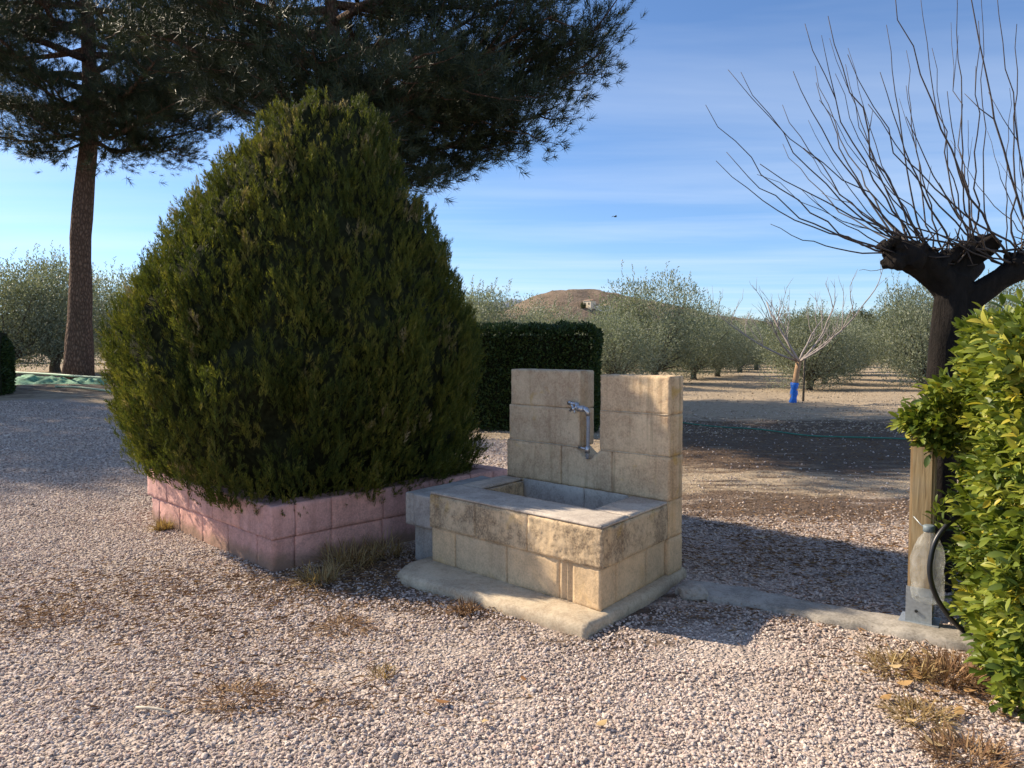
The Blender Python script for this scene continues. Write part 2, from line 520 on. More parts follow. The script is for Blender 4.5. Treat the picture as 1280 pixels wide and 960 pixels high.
# gravel: real chips, instanced on points (nobody could count them)
def chip_nodes(name, mat, seeds, rough):
    ng = bpy.data.node_groups.new(name, 'GeometryNodeTree')
    ng.interface.new_socket("Geometry", in_out='INPUT', socket_type='NodeSocketGeometry')
    ng.interface.new_socket("Geometry", in_out='OUTPUT', socket_type='NodeSocketGeometry')
    N, Lk = ng.nodes, ng.links
    gi, go = N.new("NodeGroupInput"), N.new("NodeGroupOutput")
    join = N.new("GeometryNodeGeometryToInstance")
    for sd in seeds:
        ico = N.new("GeometryNodeMeshIcoSphere")
        ico.inputs["Radius"].default_value = 0.5
        ico.inputs["Subdivisions"].default_value = 2 if rough < 0.6 else 1
        po = N.new("GeometryNodeInputPosition")
        ad = N.new("ShaderNodeVectorMath"); ad.operation = 'ADD'; ad.inputs[1].default_value = (sd * 7.3, sd * 3.1, sd)
        Lk.new(po.outputs[0], ad.inputs[0])
        vo = N.new("ShaderNodeTexVoronoi"); vo.inputs["Scale"].default_value = 1.5
        Lk.new(ad.outputs[0], vo.inputs["Vector"])
        sub = N.new("ShaderNodeVectorMath"); sub.operation = 'SUBTRACT'; sub.inputs[1].default_value = (0.5, 0.5, 0.5)
        Lk.new(vo.outputs["Color"], sub.inputs[0])
        scl = N.new("ShaderNodeVectorMath"); scl.operation = 'SCALE'; scl.inputs["Scale"].default_value = 0.36
        Lk.new(sub.outputs[0], scl.inputs[0])
        sp = N.new("GeometryNodeSetPosition")
        Lk.new(ico.outputs["Mesh"], sp.inputs["Geometry"]); Lk.new(scl.outputs[0], sp.inputs["Offset"])
        sm = N.new("GeometryNodeSetMaterial"); sm.inputs["Material"].default_value = M[mat]
        Lk.new(sp.outputs[0], sm.inputs["Geometry"])
        Lk.new(sm.outputs[0], join.inputs[0])
    ip = N.new("GeometryNodeInstanceOnPoints")
    Lk.new(gi.outputs[0], ip.inputs["Points"])
    Lk.new(join.outputs[0], ip.inputs["Instance"])
    ip.inputs["Pick Instance"].default_value = True
    for an, sock, dt in (("rot", "Rotation", 'FLOAT_VECTOR'), ("scl", "Scale", 'FLOAT_VECTOR'), ("pick", "Instance Index", 'INT')):
        na = N.new("GeometryNodeInputNamedAttribute"); na.data_type = dt
        na.inputs["Name"].default_value = an
        o = [q for q in na.outputs if q.enabled and q.name == "Attribute"][0]
        Lk.new(o, ip.inputs[sock])
    Lk.new(ip.outputs[0], go.inputs[0])
    return ng


def chip_object(name, P, size, mat, nseeds, rough):
    n = len(P)
    me = bpy.data.meshes.new(name)
    me.vertices.add(n); me.vertices.foreach_set("co", np.ascontiguousarray(P, np.float32).ravel())
    S = size[:, None] * np.stack([rng.uniform(.75, 1.35, n), rng.uniform(.65, 1.15, n), rng.uniform(.45, .85, n)], 1)
    Rr = np.stack([rng.normal(0, .35, n), rng.normal(0, .35, n), rng.uniform(0, 6.28, n)], 1)
    a = me.attributes.new("rot", 'FLOAT_VECTOR', 'POINT'); a.data.foreach_set("vector", Rr.astype(np.float32).ravel())
    a = me.attributes.new("scl", 'FLOAT_VECTOR', 'POINT'); a.data.foreach_set("vector", S.astype(np.float32).ravel())
    a = me.attributes.new("pick", 'INT', 'POINT'); a.data.foreach_set("value", rng.integers(0, nseeds, n).astype(np.int32))
    me.update()
    o = bpy.data.objects.new(name, me); col.objects.link(o)
    md = o.modifiers.new("chips", 'NODES')
    md.node_group = chip_nodes(name, mat, range(1, nseeds + 1), rough)
    me.materials.append(M[mat])
    return o


def gravel_points():
    out, sz = [], []
    for (y0, y1, dens, s0, s1) in ((1.7, 3.4, 8600, .0075, .016), (3.4, 5.6, 6200, .008, .017), (5.6, 8.0, 3200, .010, .020), (8.0, 16.5, 800, .016, .028)):
        area = (y1 - y0) * 2 * (0.78 * y1 + 0.8)
        n = int(area * dens)
        y = rng.uniform(y0, y1, n); x = rng.uniform(-1, 1, n) * (0.78 * y1 + 0.8)
        k = np.abs(x) < 0.78 * y + 0.8
        k &= rng.uniform(0, 1, n) > np.clip(orchard_w(x, y) * 1.2 + litter_w(x, y) * 0.75, 0, 0.97)
        k &= rng.uniform(0, 1, n) > .40 * sstep(.1, .8, vnoise(x, y, 1.3, 41) + .4 * vnoise(x, y, 4.1, 42))
        # keep clear of the planter, the fountain slab and the kerb
        px_, py_ = x + 1.448, y - 5.845
        k &= ~((np.abs(px_) + np.abs(py_)) < 1.38)
        k &= ~(((x - .26) * .72 + (y - 4.35) * -.69 > -.80) & ((x - .26) * .72 + (y - 4.35) * -.69 < .70) & (np.abs((x - .26) * .60 + (y - 4.35) * .80) < .40))
        x, y = x[k], y[k]
        s = s0 + (s1 - s0) * rng.uniform(0, 1, len(x)) ** 1.6
        big = rng.uniform(0, 1, len(x)) > .985; s[big] *= 1.6
        z = gz(x, y) + 0.006 * vnoise(x, y, 4.3, 9) + s * rng.uniform(-.05, .35, len(x))
        out.append(np.stack([x, y, z], 1)); sz.append(s)
    return np.concatenate(out), np.concatenate(sz)


P, S = gravel_points()
stuff(chip_object("gravel", P, S, 'chip', 5, 0.5), "pinkish grey gravel chips spread over the foreground", "gravel")
n = 16000
y = 12 + 24 * rng.uniform(0, 1, n) ** 1.3; x = rng.uniform(-.1, .85, n) * (y + 2)
k = rng.uniform(0, 1, n) < orchard_w(x, y) + .1
x, y = x[k], y[k]; s = .015 + .04 * rng.uniform(0, 1, len(x)) ** 2.2
stuff(chip_object("soil_clods", np.stack([x, y, gz(x, y) + s * .1], 1), s, 'clod', 4, 0.9), "pale clods of tilled earth under the olive trees", "soil")


# ------------------------------------------------------------------ BLOCK MASONRY
def block(parent, frame, a0, a1, b0, b1, z0, z1, mat, style=None, seed=0, res=0.022, name="block", chip=0.0035, topfn=None):
    """one rough concrete block; frame maps (a, b) -> world; style: {'b0': 'split'|'flute', ...}"""
    O, U, Vv = frame
    style = style or {}
    if 'flute' in str(style.values()) or 'fsplit' in str(style.values()): res = min(res, 0.0125)
    na, nb, nz = (max(3, int(round((q1 - q0) / res)) + 2) for q0, q1 in ((a0, a1), (b0, b1), (z0, z1)))
    idx, vs, fs = {}, [], []
    sd = Vector((seed * 3.17, seed * 1.31, seed * 0.7))
    def flute(t, T):
        """vertical grooves over the first part of a face, t metres from its end"""
        for g0, g1 in ((.030, .044), (.062, .076)):
            if g0 - .004 <= t <= g1 + .004: return 1.0
        return 0.0
    def cell(i, n, L):
        e = min(.006, L * .2)
        if i == 0: return 0.0
        if i == n: return L
        return e + (L - 2 * e) * (i - 1) / max(1, n - 2) if n > 2 else L * .5
    def vert(i, j, k):
        key = (i, j, k)
        if key in idx: return idx[key]
        pa, pb = cell(i, na, a1 - a0), cell(j, nb, b1 - b0)
        ztop = z1 if topfn is None else topfn(a0 + pa)
        p = Vector((a0 + pa, b0 + pb, z0 + cell(k, nz, z1 - z0) * (ztop - z0) / (z1 - z0)))
        on = []
        if i == 0: on.append(('a0', Vector((-1, 0, 0))))
        if i == na: on.append(('a1', Vector((1, 0, 0))))
        if j == 0: on.append(('b0', Vector((0, -1, 0))))
        if j == nb: on.append(('b1', Vector((0, 1, 0))))
        if k == 0: on.append(('z0', Vector((0, 0, -1))))
        if k == nz: on.append(('z1', Vector((0, 0, 1))))
        d = Vector((0, 0, 0))
        for nm, nn in on:
            stl = style.get(nm, 'smooth')
            amp = {'smooth': .0022, 'split': .011, 'flute': .0016, 'flute_end': .0016, 'fsplit': .009, 'fsplit_end': .009}[stl]
            if 'split' in stl:
                hv = noise.noise(p * 48 + sd) * .0048 + noise.noise(p * 95 + sd) * .0035 + noise.noise(p * 11 + sd) * .005
            else:
                hv = noise.fractal(p * 26 + sd, 1.0, 2.0, 3) * amp + noise.noise(p * 9 + sd) * amp * .6
            if stl in ('flute', 'fsplit', 'flute_end', 'fsplit_end'):
                if nm[0] == 'b': t = p.x - a0 if not stl.endswith('_end') else a1 - p.x
                else: t = p.y - b0 if not stl.endswith('_end') else b1 - p.y
                if t < .10:
                    hv = hv * .3 - .012 * flute(t, 0)
            d += nn * hv
            if len(on) > 1:
                c = chip * (0.7 + 1.1 * abs(noise.noise(p * 14 + sd * 2)))
                d -= nn * c
        q = p + d
        idx[key] = len(vs)
        vs.append((O[0] + U[0] * q.x + Vv[0] * q.y, O[1] + U[1] * q.x + Vv[1] * q.y, q.z))
        return idx[key]
    for i in range(na):
        for j in range(nb):
            fs.append([vert(i, j, 0), vert(i, j + 1, 0), vert(i + 1, j + 1, 0), vert(i + 1, j, 0)])
            fs.append([vert(i, j, nz), vert(i + 1, j, nz), vert(i + 1, j + 1, nz), vert(i, j + 1, nz)])
    for i in range(na):
        for k in range(nz):
            fs.append([vert(i, 0, k), vert(i + 1, 0, k), vert(i + 1, 0, k + 1), vert(i, 0, k + 1)])
            fs.append([vert(i, nb, k), vert(i, nb, k + 1), vert(i + 1, nb, k + 1), vert(i + 1, nb, k)])
    for j in range(nb):
        for k in range(nz):
            fs.append([vert(0, j, k), vert(0, j, k + 1), vert(0, j + 1, k + 1), vert(0, j + 1, k)])
            fs.append([vert(na, j, k), vert(na, j + 1, k), vert(na, j + 1, k + 1), vert(na, j, k + 1)])
    if (U[0] * Vv[1] - U[1] * Vv[0]) < 0:
        fs = [q[::-1] for q in fs]
    me = bpy.data.meshes.new(name)
    off = parent.location
    me.from_pydata([(q[0] - off.x, q[1] - off.y, q[2] - off.z) for q in vs], [], fs)
    me.update()
    me.polygons.foreach_set("use_smooth", np.ones(len(me.polygons), bool))
    return link(name, me, mat, parent)


# ---- fountain: frame (a along the front, left to right; b into the back)
FU, FV = (.722, -.692), (.60, .80)
FO = (.433 - FU[0] * 1.285, 3.60 - FU[1] * 1.285)
FR = (FO, FU, FV)


def fw(a, b, z=0.0):
    return Vector((FO[0] + FU[0] * a + FV[0] * b, FO[1] + FU[1] * a + FV[1] * b, z))


fc = fw(.64, .42)
fountain = thing("stone_fountain", "tan concrete block water trough with a split back wall, beside the round cypress", "fountain", (fc.x, fc.y, 0))
# base slab, irregular and worn
poly = [(.35, 3.41), (.62, 3.76), (.86, 4.08), (1.03, 4.36), (.98, 4.50), (.55, 4.98), (.22, 5.28), (-.02, 5.26), (-.40, 4.80), (-.63, 4.46), (-.675, 4.31), (-.62, 4.20), (-.42, 4.03), (-.20, 3.88), (.0, 3.70), (.2, 3.53)]
pts = []
for i in range(len(poly)):
    a, b = Vector((*poly[i], 0)), Vector((*poly[(i + 1) % len(poly)], 0))
    m = max(2, int((b - a).length / .035))
    for t in range(m):
        q = a.lerp(b, t / m)
        q += Vector((noise.noise(q * 9), noise.noise(q * 9 + Vector((5, 0, 0))), 0)) * .016
        pts.append(q)
cen = Vector((.2, 4.35, 0))
vs, fs = [], []
rings = [(1.0, -.03), (1.004, .012), (1.0, .040), (.985, .056), (.955, .062), (.75, .064), (.4, .064)]
for r, z in rings:
    for q in pts:
        e = cen + (q - cen) * r
        zz = z + (noise.noise(e * 11) * .007 + noise.noise(e * 30) * .003 if z > .03 else 0) * (1 if r > .7 else .3)
        vs.append((e.x - fc.x, e.y - fc.y, zz))
m = len(pts)
for i in range(len(rings) - 1):
    for k in range(m):
        fs.append((i * m + k, i * m + (k + 1) % m, (i + 1) * m + (k + 1) % m, (i + 1) * m + k))
fs.append(tuple((len(rings) - 1) * m + k for k in range(m)))
me = bpy.data.meshes.new("base_slab"); me.from_pydata(vs, [], fs); me.update()
me.polygons.foreach_set("use_smooth", np.ones(len(me.polygons), bool))
link("base_slab", me, 'slab', fountain)
G3 = .0007
Z0, Z1, Z2 = .060, .272, .470
sd = 1
# lower course: front, right, left
for a0, a1, stl in ((0.0, .215, {'b0': 'smooth', 'a0': 'smooth'}), (.215, .64, {'b0': 'smooth'}), (.64, 1.02, {'b0': 'smooth'}), (1.02, 1.285, {'b0': 'flute', 'a1': 'smooth'})):
    block(fountain, FR, a0 + G3, a1 - G3, .0 + .006, .16, Z0, Z1 - G3, 'stone', stl, sd); sd += 1
for b0, b1 in ((.164, .50), (.504, .738)):
    block(fountain, FR, 1.13, 1.281, b0, b1, Z0, Z1 - G3, 'stone', {'a1': 'smooth'}, sd); sd += 1
    block(fountain, FR, .004, .155, b0, b1, Z0, Z1 - G3, 'stone', {'a0': 'smooth'}, sd); sd += 1
# upper course, rough split faces
for a0, a1, stl in ((-.008, .395, {'b0': 'fsplit', 'a0': 'split'}), (.395, .80, {'b0': 'split'}), (.80, 1.30, {'b0': 'split', 'a1': 'fsplit'})):
    block(fountain, FR, a0 + G3, a1 - G3, -.006, .20, Z1 + G3, Z2, 'stone_top', stl, sd, res=.016); sd += 1
for b0, b1 in ((.204, .738),):
    block(fountain, FR, 1.10, 1.298, b0, b1, Z1 + G3, Z2, 'stone_top', {'a1': 'split'}, sd, res=.016); sd += 1
    block(fountain, FR, -.006, .19, b0, b1, Z1 + G3, Z2, 'stone_top', {'a0': 'split'}, sd, res=.016); sd += 1
# cement rim on top: four strips round the opening (a .17-1.05, b .29-.735)
for a0, a1, b0, b1 in ((-.004, 1.294, -.002, .285), (-.004, .17, .289, .737), (1.055, 1.294, .289, .737)):
    block(fountain, FR, a0, a1, b0, b1, Z2 + .001, Z2 + .020, 'cement', {'b0': 'smooth'}, sd, res=.03, name="rim", chip=.005); sd += 1
# inside of the basin
block(fountain, FR, .17, .186, .292, .736, .20, Z2, 'cement', {}, sd, res=.04, name="basin_lining"); sd += 1
block(fountain, FR, 1.036, 1.052, .292, .736, .20, Z2, 'cement', {}, sd, res=.04, name="basin_lining"); sd += 1
block(fountain, FR, .19, 1.032, .27, .287, .20, Z2, 'cement', {}, sd, res=.04, name="basin_lining"); sd += 1
block(fountain, FR, .19, .70, .722, .738, .20, Z2 + .02, 'cement', {}, sd, res=.04, name="basin_lining"); sd += 1
block(fountain, FR, .704, 1.032, .722, .738, .20, Z2 + .02, 'cement', {}, sd, res=.04, name="basin_lining"); sd += 1
block(fountain, FR, .16, 1.06, .26, .737, .17, .215, 'cement', {}, sd, res=.05, name="basin_floor"); sd += 1
# back wall: courses; the top courses leave the slot for the tap
WB0, WB1 = .742, .922
cz = [Z0, Z1, .487, .74, .98, 1.218]
for a0, a1 in ((.0, .42), (.42, .86), (.86, 1.305)):
    block(fountain, FR, a0 + G3, a1 - G3, WB0, WB1, cz[0], cz[1] - G3, 'stone', {'a1': 'smooth'}, sd); sd += 1
for a0, a1 in ((.0, .6), (.6, 1.303)):
    block(fountain, FR, a0 + G3, a1 - G3, WB0, WB1, cz[1] + G3, cz[2] - G3, 'stone', {'a1': 'flute'}, sd); sd += 1
# third course, with the broken notch under the slot (three blocks, the middle one lower)
block(fountain, FR, .02, .50, WB0, WB1, cz[2] + G3, cz[3] - G3, 'stone_wall', {'b0': 'smooth'}, sd); sd += 1
def notch(a):
    t = min(1.0, max(0.0, (a - .615) / .08)) * min(1.0, max(0.0, (.815 - a) / .07))
    return cz[3] - G3 - .062 * t - .010 * t * noise.noise(Vector((a * 40, 0, 0)))
block(fountain, FR, .503, .90, WB0 + .001, WB1 - .001, cz[2] + G3, cz[3] - G3, 'stone_wall', {'b0': 'smooth'}, sd, topfn=notch); sd += 1
block(fountain, FR, .903, 1.303, WB0, WB1, cz[2] + G3, cz[3] - G3, 'stone_wall', {'a1': 'flute'}, sd); sd += 1
# pillars
for z0, z1 in ((cz[3] + G3, cz[4] - G3), (cz[4] + G3, cz[5])):
    block(fountain, FR, .042 if z0 < .9 else .054, .652, WB0 + (.0 if z0 < .9 else .004), WB1, z0, z1, 'stone_wall', {'b0': 'smooth', 'a1': 'flute'}, sd); sd += 1
    block(fountain, FR, .808 if z0 < .9 else .812, 1.302, WB0, WB1, z0, z1 - (.02 if z1 > 1.2 else 0), 'stone_wall', {'b0': 'smooth', 'a1': 'flute'}, sd); sd += 1
# mortar squeezed out of the bed joints
for a0, a1, b0, b1, z in ((.01, 1.275, .002, .012, Z1), (1.272, 1.284, .02, .73, Z1), (.03, .645, WB0 - .0015, WB0 + .01, cz[3]), (.815, 1.295, WB0 - .0015, WB0 + .01, cz[3]), (.815, 1.295, WB0 - .0015, WB0 + .01, cz[4])):
    block(fountain, FR, a0, a1, b0, b1, z - .005, z + .004, 'slab', {}, sd, res=.03, name="mortar", chip=.002); sd += 1
# drain ring in the basin
mb = MB()
dc = fw(.86, .56, .219) - Vector((fc.x, fc.y, 0))
mb.tube([dc + Vector((.05 * math.cos(t), .05 * math.sin(t), .012)) for t in np.linspace(0, 6.2, 18)], .011, 6)
M['rubber'] = plain("black_rubber", (0.018, 0.018, 0.018), 0.5, 90, 0.1, 0.2)
mb.build("drain_ring", 'rubber', fountain, True)

# ---- tap with its riser
M['brass'] = plain("tap_metal", (0.52, 0.53, 0.55), 0.32, 120, 0.15, 0.2, 0.9)
M['zinc'] = plain("zinc_steel", (0.40, 0.43, 0.44), 0.5, 70, 0.1, 0.15, 0.6)
M['greyhose'] = plain("grey_hose", (0.30, 0.31, 0.33), 0.55, 90, 0.1, 0.2)
tp = fw(.672, .80)
tap = thing("water_tap", "small metal tap with cross handle and downpipe in the fountain's slot", "tap", (tp.x, tp.y, .69))
def tl(a, b, z): return fw(a, b, z) - Vector((tp.x, tp.y, .69))
mb = MB()
mb.tube([tl(.575, .726, 1.015), tl(.60, .722, 1.015), tl(.64, .722, 1.012)], .009, 8)
mb.tube([tl(.585, .745, 1.015), tl(.585, .715, 1.015)], .013, 8)
mb.build("inlet_pipe", 'brass', tap, True)
mb = MB()
mb.tube([tl(.628, .722, .985), tl(.66, .722, .985), tl(.70, .722, .985)], [.017, .021, .019], 12)
mb.tube([tl(.645, .722, .985), tl(.645, .688, .985)], [.016, .012], 10)
mb.tube([tl(.645, .722, .975), tl(.642, .722, 1.02)], [.014, .012], 10)
mb.build("tap_body", 'brass', tap, True)
mb = MB()
hc = tl(.645, .680, .985)
for ang in (0.5, 0.5 + math.pi / 2):
    dv = Vector((FU[0], FU[1], 0)).normalized() * math.cos(ang) + Vector((0, 0, 1)) * math.sin(ang)
    mb.tube([hc - dv * .030, hc - dv * .017, hc, hc + dv * .017, hc + dv * .030], [.009, .006, .008, .006, .009], 8)
mb.tube([hc + Vector((FV[0], FV[1], 0)) * .012, hc - Vector((FV[0], FV[1], 0)) * .012], .013, 10)
mb.build("cross_handle", 'brass', tap, True)
mb = MB()
mb.tube([tl(.69, .722, .985), tl(.715, .722, .982), tl(.728, .724, .968), tl(.731, .726, .945)], [.016, .017, .016, .015], 10)
mb.build("spout", 'brass', tap, True)
mb = MB()
mb.tube([tl(.731, .726, .95), tl(.731, .728, .88), tl(.727, .732, .80), tl(.723, .738, .72), tl(.719, .735, .675)], .011, 10)
mb.build("downpipe", 'greyhose', tap, True)
mb = MB()
mb.tube([tl(.7235, .734, .752), tl(.720, .734, .712)], [.016, .017], 10)
mb.tube([tl(.66, .724, .742), tl(.69, .728, .738), tl(.72, .734, .735)], .008, 8)
mb.build("lower_valve", 'brass', tap, True)

# ---- grey ledge between planter and fountain
lc = fw(-.16, .4)
ledge = thing("block_ledge", "low grey block ledge between the pink planter and the tan trough", "ledge", (lc.x, lc.y, 0))
for b0, b1 in ((.07, .40), (.403, .78)):
    block(ledge, FR, -.235, -.03, b0, b1, -.02, .235, 'grey_block', {'b0': 'flute' if b0 < .1 else 'smooth'}, sd); sd += 1
for b0, b1 in ((.03, .42), (.424, .80)):
    block(ledge, FR, -.285, -.022, b0, b1, .239, .442, 'grey_block', {'b0': 'flute' if b0 < .1 else 'smooth', 'a0': 'split'}, sd); sd += 1

# ---- pink planter round the cypress
PC = (-1.448, 4.431)
PL_, PR_ = (-.713, .701), (.701, .713)
planter = thing("block_planter", "square planter of pink split-face concrete blocks around the big cypress", "planter", (-1.448, 5.845, 0))
FL = (PC, PL_, PR_)     # a along the left face away from the corner, b inward
FRT = (PC, PR_, PL_)    # a along the right face away from the corner
PW, TH = 2.02, .16
for ci, (z0, z1) in enumerate(((-.03, .197), (.200, .405))):
    o = .012 if ci == 0 else 0.0
    cutsL = [o, .42, .82, 1.22, 1.62, PW - o - (.05 if ci == 0 else 0)] if ci else [o, .21, .61, 1.01, 1.41, 1.80, PW - .06]
    for j in range(len(cutsL) - 1):
        block(planter, FL, cutsL[j] + .0015, cutsL[j + 1] - .0015, o, TH, z0, z1, 'pink', {'b0': ('fsplit' if (j == 0 and ci) else 'split')}, sd, res=.02); sd += 1
    cutsR = [TH + .003, .42, .82, 1.22, 1.62, PW - TH - .003]
    for j in range(len(cutsR) - 1):
        block(planter, FRT, cutsR[j] + .0015, cutsR[j + 1] - .0015, o, TH, z0, z1, 'pink', {'b0': 'smooth'}, sd, res=.03); sd += 1
    # far sides
    for j in range(5):
        block(planter, FRT, TH + .003 + j * .4 * .842 + .0015, TH + .003 + (j + 1) * .4 * .842 - .0015, PW - TH, PW - o, z0, z1, 'pink', {}, sd, res=.06); sd += 1
    for j in range(5):
        block(planter, FL, j * .404 + .0015, (j + 1) * .404 - .0015, PW - TH, PW - o, z0, z1, 'pink', {}, sd, res=.06); sd += 1
M['earth'] = plain("planter_earth", (0.10, 0.07, 0.045), 0.95, 20, 0.9, 0.5)
mb = MB()
gp = [(TH - .01, TH - .01), (PW - TH + .01, TH - .01), (PW - TH + .01, PW - TH + .01), (TH - .01, PW - TH + .01)]
q4 = [(PC[0] + PL_[0] * a + PR_[0] * b + 1.448, PC[1] + PL_[1] * a + PR_[1] * b - 5.845) for a, b in gp]
mb.add([(x, y, 0.0) for x, y in q4] + [(x, y, .33) for x, y in q4], [(0, 1, 2, 3), (7, 6, 5, 4), (0, 4, 5, 1), (1, 5, 6, 2), (2, 6, 7, 3), (3, 7, 4, 0)])
mb.build("soil", 'earth', planter)

# ---- broken concrete kerb from the fountain to the post
outer = [(.90, 4.05), (1.02, 3.97), (1.17, 3.84), (1.36, 3.72), (1.60, 3.55), (1.82, 3.42), (2.05, 3.27), (2.4, 3.0), (2.75, 2.74)]
inner = [(1.02, 4.22), (1.12, 4.20), (1.34, 4.06), (1.52, 3.90), (1.76, 3.74), (1.98, 3.60), (2.22, 3.44), (2.56, 3.18), (2.9, 2.92)]
mb = MB()
rows = []
for i in range(len(outer) - 1):
    for t in np.linspace(0, 1, 10, endpoint=(i == len(outer) - 2)):
        o_ = Vector((*outer[i], 0)).lerp(Vector((*outer[i + 1], 0)), t); n_ = Vector((*inner[i], 0)).lerp(Vector((*inner[i + 1], 0)), t)
        e1, e2 = noise.noise(o_ * 8) * .035, noise.noise(n_ * 7 + Vector((9, 0, 0))) * .03
        dv = (n_ - o_).normalized(); row = []
        for f_, z in ((0, -.02), (.02, .022), (.12, .034), (.35, .036), (.65, .036), (.88, .034), (.98, .022), (1, -.02)):
            q = (o_ - dv * e1).lerp(n_ + dv * e2, f_)
            row.append((q.x, q.y, z + (noise.noise(q * 13) * .010 + noise.noise(q * 5) * .006 if z > 0 else 0)))
        rows.append(row)
for row in rows: mb.v += row
for i in range(len(rows) - 1):
    for k in range(7):
        a = i * 8 + k; mb.f.append((a, a + 8, a + 9, a + 1))
kerb = struct(mb.build("kerb", 'kerb', None, True))


def rock(name, loc, size, mat, label, cat, seed):
    mb = MB()
    me = bpy.data.meshes.new(name)
    import bmesh
    bm = bmesh.new(); bmesh.ops.create_icosphere(bm, subdivisions=3, radius=1)
    for v in bm.verts:
        d = v.co.copy()
        v.co *= 1 + .28 * noise.noise(d * 1.4 + Vector((seed, 0, 0))) + .10 * noise.noise(d * 4 + Vector((seed, 3, 0)))
        v.co = Vector((v.co.x * size[0], v.co.y * size[1], v.co.z * size[2]))
    bm.to_mesh(me); bm.free()
    o = link(name, me, mat); o.location = loc
    return tag(o, label, cat)


rock("rubble_stone", (.985, 3.98, .03), (.085, .065, .045), 'kerb', "grey lump of rubble at the right back corner of the fountain slab", "stone", 3)
rock("field_stone", at(952, 674, 5.28), (.045, .03, .02), 'slab', "small pale stone lying in the shadow edge behind the fountain", "stone", 8)

# ------------------------------------------------------------------ CYPRESS (dense egg-shaped shrub tree)
CY = Vector((-1.65, 5.97, 0))
sil = [(124, 388, 452), (131, 368, 466), (155, 328, 490), (200, 284, 512), (250, 248, 536), (300, 208, 562), (350, 174, 585), (400, 150, 597), (450, 140, 605), (500, 137, 606), (550, 153, 592), (578, 183, 578), (592, 215, 560)]
pz = np.array([EYE + (HORIZON - y) * 5.97 / F_PX for y, a, b in sil])[::-1]
pr = np.array([(b - a) / 2 * 5.97 / F_PX * .945 for y, a, b in sil])[::-1]
pcx = np.array([((a + b) / 2 - 640) / F_PX * 5.97 - CY.x for y, a, b in sil])[::-1]
pcx += .045 * (1 - sstep(1.2, 2.2, pz))
cyp = thing("cypress_tree", "large dense egg-shaped dark green cypress filling the pink planter", "cypress", (CY.x, CY.y, .3))
mb = MB()
mb.tube([(0, 0, -.02), (.01, 0, .5), (.05, .02, 1.2), (.15, .02, 2.2), (.22, 0, 2.9)], [.16, .14, .11, .06, .03], 12, True, .3)
mb.build("trunk", 'olive_bark', cyp, True)


def egg(z, th):
    """lumpy outline radius"""
    r = np.interp(z, pz, pr)
    lump = .055 * vnoise(th * 2.2, z * 1.3, 1.6, 21) + .045 * vnoise(th * 5.5, z * 2.2, 1.5, 22) + .045 * vnoise(th * 9.0, z * 2.0, 1.6, 23)
    return r * (1 + lump)


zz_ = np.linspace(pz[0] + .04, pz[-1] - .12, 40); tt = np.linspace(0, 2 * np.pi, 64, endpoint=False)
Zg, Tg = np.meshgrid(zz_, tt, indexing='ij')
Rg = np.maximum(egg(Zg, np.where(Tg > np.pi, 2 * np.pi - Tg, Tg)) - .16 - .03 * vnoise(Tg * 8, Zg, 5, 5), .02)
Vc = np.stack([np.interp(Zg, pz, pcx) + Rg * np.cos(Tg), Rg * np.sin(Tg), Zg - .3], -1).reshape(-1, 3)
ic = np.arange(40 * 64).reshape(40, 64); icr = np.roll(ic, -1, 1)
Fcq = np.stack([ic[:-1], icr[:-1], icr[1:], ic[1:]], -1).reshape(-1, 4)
link("dark_core", mesh_np("dark_core", Vc, Fcq, smooth=True), 'cypress_core', cyp)  # added solid dark hull, keeps light from showing through the crown
# frond template: a flat spray of small scale-leaf lobes, growing along +z
def frond():
    v, f = [], []
    def lobe(p, d, l, w_):
        d = Vector(d).normalized(); s_ = Vector((d.z, 0, -d.x)) * w_
        o = len(v); p = Vector(p)
        for q in (p, p + d * l * .5 + s_, p + d * l, p + d * l * .5 - s_): v.append(tuple(q))
        f.append((o, o + 1, o + 2)); f.append((o, o + 2, o + 3))
    lobe((0, 0, 0), (0, 0, 1), 1.0, .026)
    for i in range(9):
        z = .05 + .075 * i; a = i * 2.4; l = .46 - .026 * i
        d = Vector((math.cos(a) * .40, math.sin(a) * .40, .92)); p = Vector((0, 0, z)); o = len(v)
        sd_ = d.cross(Vector((math.cos(a + .6), math.sin(a + .6), .3))).normalized() * .030
        for q in (p, p + d * l * .5 + sd_, p + d * l, p + d * l * .5 - sd_): v.append(tuple(q))
        f.append((o, o + 1, o + 2)); f.append((o, o + 2, o + 3))
    return np.array(v), np.array(f)
tv, tf = frond()
NC = 3800
# clump tips on the outline, more or less evenly by area
zc_ = np.interp(rng.uniform(0, 1, NC * 2), np.cumsum(np.interp(np.linspace(pz[0], pz[-1], 200), pz, pr) + .15) / np.sum(np.interp(np.linspace(pz[0], pz[-1], 200), pz, pr) + .15), np.linspace(pz[0], pz[-1], 200))[:NC]
tc_ = rng.uniform(-np.pi, np.pi, NC)
rc_ = egg(zc_, np.abs(tc_)) * 1.0 - np.abs(rng.normal(0, .055, NC))
rc_ *= 1 + (.20 * np.exp(-((tc_ + np.pi / 2) / .40) ** 2) + .10 * np.exp(-((tc_ + .6) / .6) ** 2) - .12 * np.exp(-((tc_ + 2.55) / .42) ** 2)) * (1 - sstep(.55, .95, zc_))      # skirt hanging over the near corner
out = np.stack([np.cos(tc_), np.sin(tc_), np.zeros(NC)], 1)
PT = np.stack([np.interp(zc_, pz, pcx), np.zeros(NC), zc_], 1) + out * rc_[:, None]
slope = np.gradient(np.interp(np.linspace(pz[0], pz[-1], 400), pz, pr), (pz[-1] - pz[0]) / 399)
sl = np.interp(zc_, np.linspace(pz[0], pz[-1], 400), slope)
